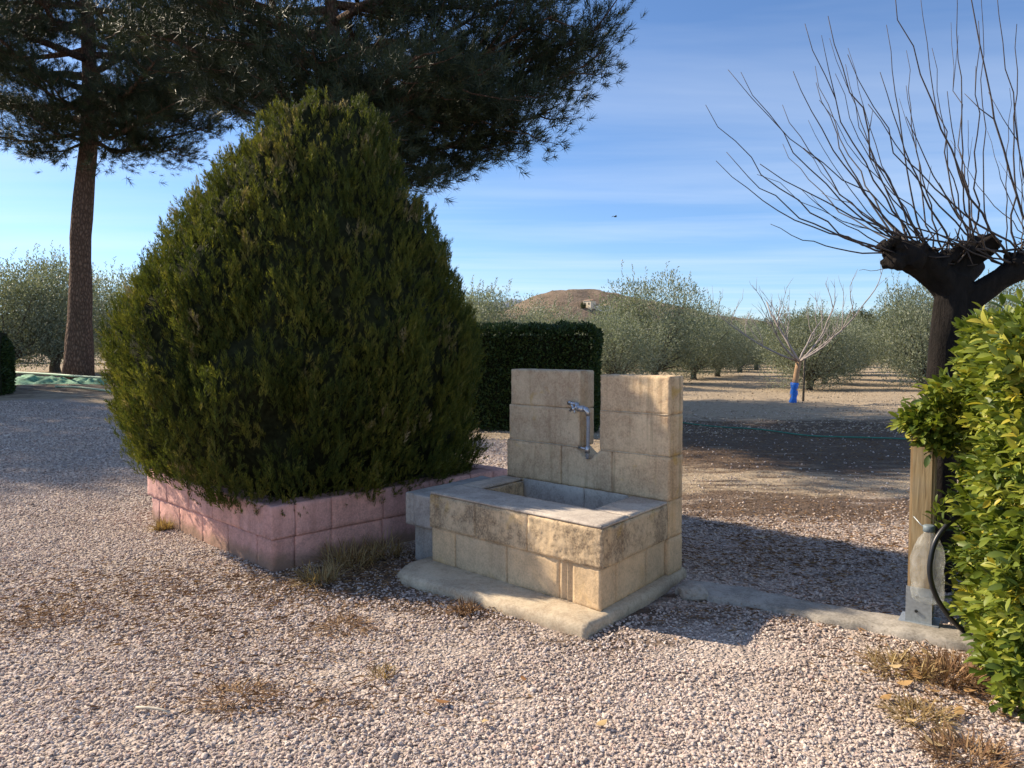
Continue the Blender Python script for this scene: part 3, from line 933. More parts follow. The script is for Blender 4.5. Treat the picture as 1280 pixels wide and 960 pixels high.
axis_up = out * np.clip(.30 - .0 * sl, .1, .9)[:, None] + np.array([[0, 0, 1.0]]) - out * np.clip(sl, -1.2, .6)[:, None] * -.25
axis_up += rng.normal(0, .14, (NC, 3)); axis_up /= np.linalg.norm(axis_up, axis=1, keepdims=True)
NF = 14
clen = rng.uniform(.14, .34, NC)
ci_ = np.repeat(np.arange(NC), NF)
u_ = rng.uniform(0, 1, NC * NF)
base = PT[ci_] - axis_up[ci_] * (clen[ci_] * (.25 + .75 * u_))[:, None] + rng.normal(0, 1, (NC * NF, 3)) * (.008 + .040 * u_)[:, None] - out[ci_] * (.05 * u_)[:, None]
Dv = axis_up[ci_] + rng.normal(0, .26, (NC * NF, 3)) + out[ci_] * .15
Sz = rng.uniform(.05, .12, NC * NF)
ctint = np.clip(.46 + .15 * rng.normal(size=NC) + .16 * vnoise(tc_ * 2, zc_ * 2, 1.2, 31), 0, .88)
brown = (rng.uniform(0, 1, NC) < .022 + .42 * np.exp(-((zc_ - 2.75) / .35) ** 2) * (out[:, 1] < 0) * (vnoise(tc_ * 3, zc_ * 3, 1.0, 8) > .1))
ctint[brown] = rng.uniform(.93, 1.0, brown.sum())
ft = np.clip(ctint[ci_] + rng.normal(0, .13, NC * NF), 0, .9)
ft[brown[ci_]] = rng.uniform(.86, 1.0, brown.sum() * NF)
tb_ = np.arctan2(base[:, 1], base[:, 0] - .05)
keepf = base[:, 2] > .30 + .14 * sstep(.25, .55, -tb_ - np.pi / 2) * (tb_ < 0) + .10 * (tb_ > 0)
base, Dv, Sz, ft = base[keepf], Dv[keepf], Sz[keepf], ft[keepf]
Vf, Ff = scatter(tv, tf, base - np.array([[0, 0, .3]]), frames(Dv), Sz)
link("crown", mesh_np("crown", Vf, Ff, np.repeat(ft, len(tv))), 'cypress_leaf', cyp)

# ------------------------------------------------------------------ PINES
def needle_tuft(n=16, seed=1):
    r = np.random.default_rng(seed); v, f = [], []
    for i in range(n):
        a = 2 * np.pi * (i * .381966) ; t = i / n
        ang = .35 + 1.0 * (1 - t)
        d = np.array([np.cos(a) * np.sin(ang), np.sin(a) * np.sin(ang), np.cos(ang)])
        b = np.array([0, 0, .55 * t - .1]); l = .62 + .2 * r.random()
        s_ = np.cross(d, [0.3, .2, .9]); s_ /= np.linalg.norm(s_); s_ *= .030
        o = len(v); v += [b - s_, b + s_, b + d * l]; f.append((o, o + 1, o + 2))
    return np.array(v), np.array(f)


TV, TF = needle_tuft()


def curve_pts(a, b, sag, n, wig, seed):
    pts = []
    for i in range(n + 1):
        t = i / n
        q = a.lerp(b, t)
        q.z += sag * math.sin(math.pi * t)
        q += Vector((noise.noise(Vector((t * 3, seed, 0))), noise.noise(Vector((t * 3, seed, 5))), noise.noise(Vector((t * 3, seed, 9))))) * wig * math.sin(math.pi * min(1, t * 1.2))
        pts.append(q)
    return pts


def pine(label, base, top, trunk_r, limbs, seed, dens=1.0, group=None, lean=0.0):
    """limbs: list of (height on the trunk, end point relative to base)"""
    root = thing("pine_tree", label, "pine tree", base, 0, group)
    r = random.Random(seed)
    mb = MB()
    trunk = []
    hN = 26
    for i in range(hN + 1):
        t = i / hN
        z = -.1 + (top + .1) * t
        trunk.append(Vector((lean * min(z, 8.0) / 8.0 + noise.noise(Vector((z * .16, seed, 0))) * .30 * min(1, z * .2 + .02), noise.noise(Vector((z * .16, seed, 7))) * .45 * min(1, z * .2 + .02), z)))
    rad = [trunk_r * (1.0 - .72 * (i / hN)) * (1 + .3 * math.exp(-max(0, trunk[i].z) * 1.5)) for i in range(hN + 1)]
    mb.tube(trunk, rad, 18, True, .16, seed)
    mb.build("trunk", 'pine_bark', root, True)
    def tr(z):
        i = min(hN - 1, max(0, int((z + .1) / (top + .1) * hN)))
        return trunk[i].lerp(trunk[i + 1], ((z + .1) / (top + .1) * hN) - i)
    pos, dirs, siz = [], [], []
    for li, (z0, end) in enumerate(limbs):
        end = Vector(end); a = tr(z0); L = (end - a).length
        pts = curve_pts(a, end, -.06 * L, 8, .10 * L, seed + li * 1.7)
        mb = MB()
        r0 = min(trunk_r * .38, .022 + .017 * L)
        mb.tube(pts, [r0 * (1 - .85 * i / 8) for i in range(9)], 7, True, .2, seed + li)
        nb = max(6, int(L * 3.0 * dens))
        for b in range(nb):
            t = .22 + .78 * ((b + r.random()) / nb)
            i = min(7, int(t * 8)); q = pts[i].lerp(pts[i + 1], t * 8 - i)
            d = (pts[i + 1] - pts[i]).normalized()
            side = Vector((-d.y, d.x, 0)).normalized() * (1 if b % 2 else -1)
            bl = (.55 + .9 * r.random()) * min(1.5, .35 + .22 * L) * (1.15 - .55 * t)
            bd = (d * .75 + side * (.35 + .6 * r.random()) + Vector((0, 0, r.uniform(-.35, .40)))).normalized()
            e = q + bd * bl
            bp = curve_pts(q, e, -.05 * bl, 3, .10, seed + b + li)
            mb.tube(bp, [.020, .015, .010, .005], 4, False)
            nt = int((10 + 16 * bl) * dens)
            for k in range(nt):
                u = .15 + .9 * r.random()
                i2 = min(2, int(u * 3)); c = bp[i2].lerp(bp[i2 + 1], u * 3 - i2)
                off = Vector((r.gauss(0, 1), r.gauss(0, 1), r.gauss(0, .75))) * (.07 + .14 * bl)
                pos.append(c + off); dd = bd * .7 + off.normalized() * .6 + Vector((0, 0, .45 + .3 * r.random()))
                dirs.append(dd); siz.append(r.uniform(.17, .30))
        mb.build("limb", 'pine_bark', root, True)
    P_, D_ = np.array([tuple(q) for q in pos]), np.array([tuple(q) for q in dirs])
    Vn, Fn = scatter(TV, TF, P_, frames(D_), np.array(siz))
    tint = np.clip(.45 + .22 * rng.normal(size=len(P_)) + .012 * (P_[:, 2] - 8), 0, 1)
    link("crown", mesh_np("crown", Vn, Fn, np.repeat(tint, len(TV))), 'pine_leaf', root)
    return root


def rel(px, py, Y, base):
    return at(px, py, Y) - Vector(base)


rp = random.Random(5)
B2 = (-3.57, 15.5, 0.0)
limbs2 = [(6.34, rel(752, 34, 14.64, B2)), (6.16, rel(728, 84, 14.98, B2)), (5.63, rel(688, 140, 14.29, B2)), (5.46, rel(640, 178, 14.81, B2)),
          (5.28, rel(590, 205, 15.33, B2)), (5.19, rel(545, 222, 14.03, B2)), (5.28, rel(515, 190, 14.29, B2)), (6.07, rel(700, 100, 16.01, B2)),
          (6.16, rel(640, 120, 13.26, B2)), (6.51, rel(600, 90, 12.23, B2)), (6.69, rel(690, 20, 13.78, B2)), (6.51, rel(655, 60, 16.19, B2)),
          (5.63, rel(470, 150, 12.05, B2)), (5.81, rel(330, 95, 13.09, B2)), (6.16, rel(285, 85, 14.64, B2)), (5.98, rel(250, 120, 15.93, B2)),
          (6.16, rel(390, 60, 12.23, B2)), (6.34, rel(520, 70, 11.71, B2)), (5.81, rel(560, 120, 16.88, B2)), (5.98, rel(480, 90, 17.05, B2)), (6.16, rel(350, 60, 17.05, B2))]
for k in range(44):
    z = 6.4 + 5.6 * (k / 43) ** .9; a = k * 2.399 + rp.uniform(-.3, .3); L = (5.0 - 3.2 * (k / 43) ** 1.3) * rp.uniform(.8, 1.1) * (.68 if math.sin(a) > .2 else 1)
    limbs2.append((z, Vector((math.cos(a) * L, math.sin(a) * L, z + L * rp.uniform(.02, .28)))))
pine("dark pine whose trunk rises behind the round cypress, long branch reaching right", B2, 12.8, .24, limbs2, 3.3, 1.2)
g1 = float(gz(-13.6, 24.0))
B1 = (-14.0, 24.0, g1)
limbs1 = [(7.9, rel(-30, 168, 23.5, B1)), (7.8, rel(0, 120, 22, B1)), (7.6, rel(40, 190, 22.5, B1)), (7.6, rel(45, 150, 21.5, B1)), (7.5, rel(185, 180, 23.0, B1)),
          (7.6, rel(230, 185, 23.5, B1)), (7.9, rel(262, 160, 24.5, B1)), (8.4, rel(300, 125, 24.5, B1)), (8.2, rel(240, 110, 22, B1)), (8.0, rel(215, 130, 21.5, B1)),
          (8.2, rel(150, 120, 27.0, B1)), (8.4, rel(60, 100, 20.5, B1)), (8.6, rel(285, 60, 23, B1)), (8.8, rel(200, 70, 20, B1)), (8.6, rel(-20, 60, 21, B1)), (8.2, rel(150, 150, 27.5, B1)), (8.2, rel(60, 140, 27.5, B1)), (9.0, rel(330, 40, 25, B1))]
for k in range(44):
    z = 8.8 + 7.0 * (k / 43) ** .9; a = k * 2.399 + rp.uniform(-.3, .3); L = (5.8 - 3.6 * (k / 43) ** 1.3) * rp.uniform(.8, 1.1)
    limbs1.append((z, Vector((math.cos(a) * L, math.sin(a) * L, z + L * rp.uniform(.0, .25)))))
p1 = pine("tall pine with the thick bare leaning trunk at far left", B1, 17.0, .385, limbs1, 6.1, 1.2, None, .55)
p3 = copy_tree(p1); p3.location = (-23.5, 19.5, float(gz(-23.5, 19.5))); p3.rotation_euler = (0, 0, 2.1)
tag(p3, "pine standing outside the left edge, shading the gravel at left", "pine tree")

# ------------------------------------------------------------------ POLLARDED MULBERRY
MY = 4.2
mroot = Vector((2.44, MY, 0))
mul = thing("mulberry_tree", "dark pollarded mulberry with long bare whips rising behind the right hedge", "tree", mroot)
def mp_(px, py, dY=0.0): return at(px, py, MY + dY) - mroot
mb = MB()
mb.tube([Vector((-.06, .0, -.05)), mp_(1176, 700), mp_(1175, 600), mp_(1177, 500), mp_(1181, 430), mp_(1188, 380), mp_(1194, 345)], [.12, .095, .086, .082, .083, .088, .085], 20, True, .18, 1)
mb.tube([mp_(1198, 372), mp_(1174, 346), mp_(1150, 326, -.03), mp_(1134, 318, -.04), mp_(1120, 316, -.04)], [.088, .078, .074, .078, .060], 16, True, .45, 2)
mb.tube([mp_(1186, 350), mp_(1206, 326, .02), mp_(1224, 312, .03), mp_(1240, 306, .03)], [.08, .07, .066, .062], 14, True, .5, 3)
mb.tube([mp_(1196, 385), mp_(1226, 365, -.02), mp_(1252, 348, -.03), mp_(1282, 330, -.03), mp_(1316, 316, -.03)], [.08, .066, .062, .076, .085], 16, True, .4, 4)
mb.tube([mp_(1190, 360), mp_(1200, 345, .14), mp_(1212, 326, .30)], [.09, .08, .085], 12, True, .4, 5)
for i in range(90):
    pth = random.choice([(1116, 312, 1150, 316), (1116, 325, 1145, 330), (1150, 318, 1200, 330), (1200, 322, 1240, 304), (1262, 335, 1316, 312), (1122, 322, 1150, 338)])
    t = random.random(); q = mp_(pth[0] + (pth[2] - pth[0]) * t, pth[1] + (pth[3] - pth[1]) * t, random.uniform(-.10, .08))
    d = Vector((random.gauss(0, .5), random.gauss(0, .7), random.uniform(.1, 1))).normalized()
    if i % 5 == 0: d.z = -.4
    kr = random.uniform(.5, 1.0); mb.tube([q, q + d * .05 * kr, q + d * .09 * kr], [.045 * kr, .038 * kr, .018 * kr], 8, True, .6, i)
for i in range(26):
    q = mp_(random.uniform(1108, 1128), random.uniform(302, 334), random.uniform(-.10, .04)); d = Vector((-1, random.gauss(0, .6), random.gauss(.2, .7))).normalized()
    kr = random.uniform(.35, .8); mb.tube([q, q + d * .05 * kr, q + d * .10 * kr], [.05 * kr, .04 * kr, .012 * kr], 7, True, .6, i + 50)
trunk_o = mb.build("trunk", 'mulberry_bark', mul, True)
rm = trunk_o.modifiers.new("fuse", 'REMESH'); rm.mode = 'VOXEL'; rm.voxel_size = .009; rm.use_smooth_shade = True
tips = [(882, 131), (895, 201), (908, 190), (910, 87), (926, 90), (978, 131), (1020, 103), (1024, 125), (1035, 20), (1037, 48), (1044, 92), (1118, -17), (1108, 31), (1133, 63), (1184, 114),
        (1205, -60), (1227, -40), (1223, 26), (1271, 30), (1290, 45), (1060, 60), (963, 280), (1000, 235), (950, 205), (1195, -30), (1150, -10), (1262, 110), (1245, -20), (1300, -30), (1330, 40), (1340, 120),
        (1085, 130), (1165, 60), (1100, 90), (1210, 150), (1188, 175), (1074, 338), (1005, 185)]
for i in range(20):
    a = random.uniform(-1.35, 1.25); L = random.uniform(150, 330)
    tips.append((1190 + math.sin(a) * L * 1.0 + random.uniform(-40, 60), 315 - math.cos(a) * L))
for i, (tx, ty) in enumerate(tips):
    if i % 4 == 3 or tx > 1240: ox = random.uniform(1255, 1318); oy = 335 - (ox - 1250) * .35
    else:
        f_ = min(1, max(0, (tx - 880) / 420)); ox = 1116 + 118 * min(1, max(0, f_ + random.uniform(-.22, .22))); oy = 316 - (8 if ox > 1200 else 0)
    dY0 = random.uniform(-.08, .06); dY1 = dY0 + (random.uniform(-.5, .5) if i < 38 else random.uniform(-1.0, 1.0))
    A = mp_(ox, oy, dY0); Bt = mp_(tx, ty, dY1)
    mid = A.lerp(Bt, .42); L = (Bt - A).length
    lat = Vector((Bt.x - A.x, Bt.y - A.y, 0))
    mid += lat * .16 - Vector((0, 0, 1)) * (.13 * lat.length)
    pts = []
    nS = 12
    for k in range(nS + 1):
        t = k / nS
        q = A * (1 - t) ** 2 + mid * 2 * t * (1 - t) + Bt * t * t
        wv = .012 * L
        q += Vector((noise.noise(Vector((t * 7, i, 0))), noise.noise(Vector((t * 7, i, 4))), noise.noise(Vector((t * 7, i, 8))))) * wv * 2.3
        pts.append(q)
    r0 = random.uniform(.0038, .0070) * min(1.1, .55 + .35 * L)
    mb = MB(); mb.tube(pts, [r0 * (1 - .72 * k / nS) for k in range(nS + 1)], 6, True)
    if random.random() < .45:
        k = random.randint(5, 9); dv = (pts[k + 1] - pts[k]).normalized() + Vector((random.gauss(0, .5), random.gauss(0, .5), .2))
        e = pts[k] + dv.normalized() * random.uniform(.12, .35)
        mb.tube([pts[k], pts[k].lerp(e, .5) + Vector((0, 0, -.01)), e], [r0 * .45, r0 * .35, r0 * .2], 5, True)
    mb.build("shoot", 'shoot', mul, True)

# short dead spurs bristling from the pollard heads
for hcx, hcy, nsp in ((1140, 318, 34), (1210, 318, 20), (1290, 322, 22)):
    mb = MB()
    for i in range(nsp):
        q = mp_(hcx + random.gauss(0, 14), hcy + random.gauss(0, 9), random.uniform(-.09, .06))
        d = Vector((random.gauss(0, .9), random.gauss(-.3, .7), random.gauss(.2, .8))).normalized(); L = random.uniform(.09, .17)
        mb.tube([q, q + d * L * .6, q + d * L + Vector((random.gauss(0, .012), 0, .01))], [.005, .004, .002], 5, True)
    mb.build("spurs", 'shoot', mul, True)
# ------------------------------------------------------------------ WOODEN POST, BRACKET, BOTTLE, HOSE
def wood_mat():
    g = G("weathered_wood")
    p = g.pos((1, 1, .06))
    n1 = g.noise(p, 70, 5, 0.6, .5); n2 = g.noise(g.pos(), 5, 4)
    c = g.ramp(n1, [(0.3, (0.22, 0.145, 0.07)), (0.55, (0.43, 0.31, 0.165)), (0.8, (0.56, 0.43, 0.25))])
    c = g.mix(g.ramp(n2, [(0.45, 0.0), (0.8, 0.45)]), c, (0.36, 0.33, 0.27))
    return g.done(c, 0.8, g.bump(n1, 0.5, 0.003), 0.25)
M['wood'] = wood_mat()
PA = math.atan2(-.57, .82)
pc = Vector((1.985, 3.565, 0.03))
post = thing("wooden_post", "squared wooden post on a galvanized foot beside the right hedge", "post", pc, PA)
import bmesh
def bevel_box(size, c, bev, name, mat, parent, seg=2):
    me = bpy.data.meshes.new(name); bm = bmesh.new(); bmesh.ops.create_cube(bm, size=1)
    for v in bm.verts: v.co = Vector((v.co.x * size[0] + c[0], v.co.y * size[1] + c[1], v.co.z * size[2] + c[2]))
    bmesh.ops.bevel(bm, geom=bm.edges[:], offset=bev, segments=seg, affect='EDGES', clamp_overlap=True)
    bm.to_mesh(me); bm.free()
    return link(name, me, mat, parent)
bevel_box((.105, .105, .89), (0, 0, .045 + .445), .012, "beam", 'wood', post)
foot = thing("x", "x", "x")  # temporary, replaced just below
bpy.data.objects.remove(foot)
mb = MB()
mb.box((0, -.058, .095), (.112, .006, .17)); mb.box((0, .058, .095), (.112, .006, .17))
mb.box((0, 0, .006), (.17, .15, .008)); mb.box((0, 0, .035), (.108, .108, .006))
bracket = mb.build("foot_bracket", 'zinc', post)
for (x, z) in ((-.008, .135), (-.010, .065)):
    mb = MB(); mb.tube([(x, -.061, z), (x, -.068, z)], [.008, .007], 6); mb.build("bolt", 'rubber', bracket)
def plastic():
    g = G("cloudy_plastic")
    n1 = g.noise(g.pos(), 24, 4, .6)
    b = g.n("BsdfPrincipled", {"Base Color": (0.86, 0.87, 0.85), "Roughness": 0.24, "Transmission Weight": 0.55, "IOR": 1.2, "Normal": g.bump(n1, .35, .01)})
    t = g.n("BsdfTransparent", {"Color": (.93, .94, .93, 1)})
    mx = g.n("MixShader", {0: g.ramp(n1, [(.35, .80), (.7, .50)]), 1: b.outputs[0], 2: t.outputs[0]})
    g.nt.links.new(mx.outputs[0], g.out.inputs["Surface"])
    return g.m
M['plastic'] = plastic()
M['cap'] = plain("grey_cap", (0.16, 0.20, 0.22), 0.5, 60, .1, .15)
bl = at(1159, 752, 3.45)
bot = thing("plastic_bottle", "crumpled clear plastic bottle hanging upright on the wooden post", "bottle", bl, .3)
mb = MB()
mb.lathe([(.010, .0), (.055, .002), (.066, .012), (.070, .05), (.066, .075), (.073, .12), (.071, .16), (.075, .20), (.066, .25), (.045, .30), (.024, .325), (.020, .345)], 28, (0, 0, 0), .16, 4)
mb.build("bottle_body", 'plastic', bot, True)
mb = MB(); mb.lathe([(.022, .332), (.026, .334), (.026, .360), (.020, .364)], 18)
mb.build("cap", 'cap', bot, True)
mb = MB(); mb.tube([(.0, .0, .34), (-.018, .03, .36), (-.02, .07, .39)], .003, 5); mb.build("tie_wire", 'zinc', bot, True)
hs = [at(1215, 618, 3.42), at(1203, 640, 3.38), at(1185, 655, 3.36), at(1170, 675, 3.35), at(1163, 700, 3.34), at(1163, 722, 3.34), at(1170, 745, 3.35), at(1182, 765, 3.37), at(1198, 783, 3.40), at(1215, 797, 3.43)]
def smooth_path(pts, n=5):
    out_ = []
    for i in range(len(pts) - 1):
        p0, p1, p2, p3_ = pts[max(0, i - 1)], pts[i], pts[i + 1], pts[min(len(pts) - 1, i + 2)]
        for t in np.linspace(0, 1, n, endpoint=False):
            out_.append(.5 * ((2 * p1) + (p2 - p0) * t + (2 * p0 - 5 * p1 + 4 * p2 - p3_) * t * t + (3 * p1 - p0 - 3 * p2 + p3_) * t ** 3))
    return out_ + [pts[-1]]
mb = MB(); mb.tube(smooth_path(hs), .0115, 10)
M['hose'] = plain("black_hose", (0.022, 0.024, 0.028), 0.35, 60, .1, .2)
tag(mb.build("water_hose", 'hose', None, True), "black hose looping over the bottle out of the right hedge", "hose")

# ------------------------------------------------------------------ RIGHT HEDGE (large leaves)
def leaf_template(seed):
    r = random.Random(seed)
    curl, fold = r.uniform(.12, .3), r.uniform(.10, .22)
    v, f = [], []
    prof = [(0, .02), (.22, .15), (.5, .215), (.78, .17), (1.0, .02)]
    for z, w_ in prof:
        y = -curl * (z - .25) ** 2
        v += [(-w_, y + fold * w_ * 1.6, z), (0, y, z), (w_, y + fold * w_ * 1.6, z)]
    for i in range(4):
        a = i * 3
        for (p, q) in ((0, 1), (1, 2)):
            f += [(a + p, a + q, a + 3 + q), (a + p, a + 3 + q, a + 3 + p)]
    return np.array(v), np.array(f)


LT = [leaf_template(i) for i in range(3)]
HB = Vector((2.62, 3.05, 0))
hedge = thing("leafy_hedge", "tall yellow-green broad-leaved hedge filling the right edge of the picture", "hedge", HB)
shoots = []
def hx(y, z):   # left end face of the hedge: x as a function of depth and height
    t = (y - 2.65) / .95
    x = 1.84 + .38 * t
    x += -.05 * sstep(.9, 1.3, z) * (1 - t)
    return x
for i in range(1500):      # end face
    y, z = random.uniform(2.62, 3.62), random.uniform(.03, 1.42)
    x = float(hx(y, z)) + .055 * noise.noise(Vector((0, y * 4, z * 4))) + random.uniform(-.02, .10)
    shoots.append((Vector((x, y, z)), Vector((-1, -.15, .45))))
for i in range(1300):      # front face
    x, z = random.uniform(1.86, 3.35), random.uniform(.03, 1.42)
    y = 2.66 + .06 * noise.noise(Vector((x * 4, 0, z * 4))) + random.uniform(-.02, .10) + .0
    shoots.append((Vector((x, y, z)), Vector((-.15, -1, .45))))
for i in range(1000):      # top
    y = random.uniform(2.66, 3.62); x = float(hx(y, 1.4)) + random.uniform(0, 1.3)
    z = 1.42 + .04 * noise.noise(Vector((x * 4, y * 4, 0))) + random.uniform(-.06, .03)
    shoots.append((Vector((x, y, z)), Vector((-.1, -.1, 1))))
for i in range(110):       # side sprout over the post
    t = random.random()
    c = at(1178 - 34 * t, 545 - 15 * t, 3.50)
    shoots.append((c + Vector((random.gauss(0, .030), random.gauss(0, .05), random.gauss(0, .05 * (1.1 - t)))), Vector((-.8, -.3, .6))))
for i in range(80):
    shoots.append((at(random.uniform(1165, 1205), random.uniform(480, 565), random.uniform(3.38, 3.6)), Vector((-.8, -.4, .5))))
for q in (at(1168, 648, 3.36), at(1180, 652, 3.36), at(1172, 640, 3.38)):
    shoots.append((q, Vector((-.3, -.6, .5))))
LP, LD, LS, LTi, LV = [], [], [], [], []
for q, d in shoots:
    d = (d + Vector((random.gauss(0, .45), random.gauss(0, .45), random.gauss(0, .35)))).normalized()
    nl = random.randint(5, 8); a0 = random.uniform(0, 6.28); o1 = d.orthogonal().normalized(); o2 = d.cross(o1)
    age = min(.9, max(0.0, random.gauss(.46, .27)))
    for k in range(nl):
        a = a0 + k * 2.4; sp_ = .35 + .75 * (1 - k / nl)
        ld = d * math.cos(sp_) + (o1 * math.cos(a) + o2 * math.sin(a)) * math.sin(sp_)
        LP.append(q + d * (.018 * k - .03)); LD.append(ld); LS.append(random.uniform(.038, .086) * (1.0 - .25 * k / nl))
        tn = age + random.gauss(0, .09)
        if random.random() < .015: tn = random.uniform(.95, 1)
        LTi.append(min(1, max(0, tn))); LV.append(random.randrange(3))
LP = np.array([tuple(q) for q in LP]); LD = np.array([tuple(q) for q in LD]); LS = np.array(LS); LTi = np.array(LTi); LV = np.array(LV)
# leaf faces turn their upper side up/outwards
Zl = LD / np.linalg.norm(LD, axis=1, keepdims=True)
upv = np.array([[0, 0, 1.0]]) + rng.normal(0, .5, Zl.shape)
Xl = np.cross(upv, Zl); Xl /= np.linalg.norm(Xl, axis=1, keepdims=True) + 1e-9
Yl = np.cross(Zl, Xl)
RL = np.stack([Xl, Yl, Zl], axis=2)
# the 300 that show largest: nearest to the camera on the faces one sees
dist = np.linalg.norm(LP - np.array([[0, 0, EYE]]), axis=1)
inframe = (np.abs(LP[:, 0] / LP[:, 1]) < .69) & (LP[:, 2] > .12)
facing = LP[:, 0] - np.array([float(hx(y, z)) for x, y, z in LP])
score = dist / LS + np.where(inframe, 0, 1e3) + np.where(facing < .03, 0, 15)
first = np.argsort(score)[:300]
rest = np.ones(len(LP), bool); rest[first] = False
vs_, fs_, ts_ = [], [], []; o_ = 0
for vi in range(3):
    k = rest & (LV == vi)
    v_, f_ = scatter(LT[vi][0], LT[vi][1], LP[k] - np.array([tuple(HB)]), RL[k], LS[k] * 1.0)
    vs_.append(v_); fs_.append(f_ + o_); ts_.append(np.repeat(LTi[k], len(LT[vi][0]))); o_ += len(v_)
fo = link("foliage", mesh_np("foliage", np.concatenate(vs_), np.concatenate(fs_), np.concatenate(ts_), True), 'laurel_leaf', hedge)
fo["kind"] = "stuff"
leaf_me = {}
for vi in range(3):
    for ti in range(6):
        me = mesh_np("leaf", LT[vi][0], LT[vi][1], np.full(len(LT[vi][0]), (ti + .5) / 6), True)
        me.materials.append(M['laurel_leaf']); leaf_me[vi, ti] = me
for i in first:
    o = bpy.data.objects.new("leaf", leaf_me[int(LV[i]), min(5, int(LTi[i] * 6))])
    col.objects.link(o); o.parent = hedge
    mtx = Matrix([[*RL[i][r], 0] for r in range(3)] + [[0, 0, 0, 1]])
    o.matrix_local = Matrix.Translation(Vector(LP[i]) - HB) @ mtx @ Matrix.Scale(float(LS[i]), 4)
mb = MB()
for i in range(16):
    x, y = random.uniform(2.35, 3.1), random.uniform(2.95, 3.40)
    b_ = Vector((x, y, -.02)) - HB
    mb.tube([b_, b_ + Vector((random.gauss(0, .05), random.gauss(0, .05), .5)), b_ + Vector((random.gauss(0, .07), random.gauss(0, .07), 1.25))], [.018, .014, .006], 6)
for i in range(90):
    x, y, z = random.uniform(2.25, 3.2), random.uniform(2.9, 3.5), random.uniform(.2, 1.2)
    b_ = Vector((x, y, z)) - HB
    mb.tube([b_, b_ + Vector((random.gauss(-.1, .12), random.gauss(-.06, .12), random.uniform(.05, .25)))], [.007, .003], 4)
mb.build("stems", 'shoot', hedge, True)
nI = 3600   # inner older leaves
PI_ = np.stack([rng.uniform(2.2, 3.3, nI), rng.uniform(2.78, 3.55, nI), rng.uniform(.08, 1.34, nI)], 1)
v_, f_ = scatter(LT[0][0], LT[0][1], PI_ - np.array([tuple(HB)]), frames(rand_dirs(nI)), rng.uniform(.05, .085, nI))
io = link("inner_foliage", mesh_np("inner_foliage", v_, f_, np.repeat(rng.uniform(0, .4, nI), len(LT[0][0])), True), 'laurel_leaf', hedge)
io["kind"] = "stuff"

# ------------------------------------------------------------------ CLIPPED HEDGES (small leaves)
DIA_V = np.array([(0, 0, 0), (.5, .06, .45), (0, .0, 1.0), (-.5, .06, .45)]); DIA_F = np.array([(0, 1, 2), (0, 2, 3)])


def clipped_hedge(label, loc, rz, size, nleaf, leaf, seed, rr=.22):
    root = thing("clipped_hedge", label, "hedge", loc, rz)
    r = np.random.default_rng(seed)
    sx, sy, sz = size
    area = np.array([sy * sz, sy * sz, sx * sz, sx * sz, sx * sy]); pick = r.choice(5, nleaf, p=area / area.sum())
    u, v = r.uniform(-.5, .5, nleaf), r.uniform(0, 1, nleaf)
    Pp = np.zeros((nleaf, 3)); Nn = np.zeros((nleaf, 3))
    for f_, (fn, nn) in enumerate(((lambda: (-.5 + 0 * u, u, v), (-1, 0, .4)), (lambda: (.5 + 0 * u, u, v), (1, 0, .4)), (lambda: (u, -.5 + 0 * u, v), (0, -1, .4)), (lambda: (u, .5 + 0 * u, v), (0, 1, .4)), (lambda: (u, v - .5, 1 + 0 * u), (0, 0, 1)))):
        k = pick == f_; q = np.stack(fn(), 1)[k]
        Pp[k] = q * np.array([[sx, sy, sz]]); Nn[k] = nn
    # soften the box: round the corners, waviness, depth
    c = np.clip(Pp, [-sx / 2 + rr, -sy / 2 + rr, 0], [sx / 2 - rr, sy / 2 - rr, sz - rr]); dv = Pp - c
    ln = np.linalg.norm(dv, axis=1, keepdims=True) + 1e-6
    Pp = np.where(ln > rr, c + dv / ln * rr, Pp)
    wav = .05 * vnoise(Pp[:, 0] + Pp[:, 1], Pp[:, 2], 2.5, seed) + .035 * vnoise(Pp[:, 0] - Pp[:, 1], Pp[:, 2], 7, seed + 1) - np.abs(r.normal(0, .05, nleaf))
    Pp += Nn * wav[:, None]
    D_ = Nn + r.normal(0, .7, Nn.shape)
    V_, F_ = scatter(DIA_V, DIA_F, Pp, frames(D_), np.stack([leaf * .55 * np.ones(nleaf)] * 2 + [leaf * r.uniform(.7, 1.3, nleaf)], 1))
    t = np.clip(.4 + .25 * r.normal(size=nleaf), 0, 1)
    link("foliage", mesh_np("foliage", V_, F_, np.repeat(t, 4)), 'box_leaf', root)
    mb = MB(); mb.box((0, 0, sz * .5 - .06), (sx - .30, sy - .30, sz - .2))  # solid dark box inside the leaves, stub stems below it
    for i in range(8): mb.tube([(random.uniform(-sx * .4, sx * .4), random.uniform(-sy * .3, sy * .3), -.05), (random.uniform(-sx * .4, sx * .4), random.uniform(-sy * .3, sy * .3), .4)], [.02, .015], 5)
    mb.build("dark_core", 'cypress_core', root)
    return root


clipped_hedge("dark green clipped hedge standing behind the fountain's left pillar", (.35, 12.65, float(gz(.35, 12.6))), -.10, (2.25, 1.15, 1.72), 30000, .055, 11)
clipped_hedge("dark rounded hedge cut off by the left edge near the leaning pine trunk", (-13.3, 18.0, float(gz(-13.3, 18.0)) - .02), .5, (2.0, 2.0, 1.65), 24000, .07, 12, .75)

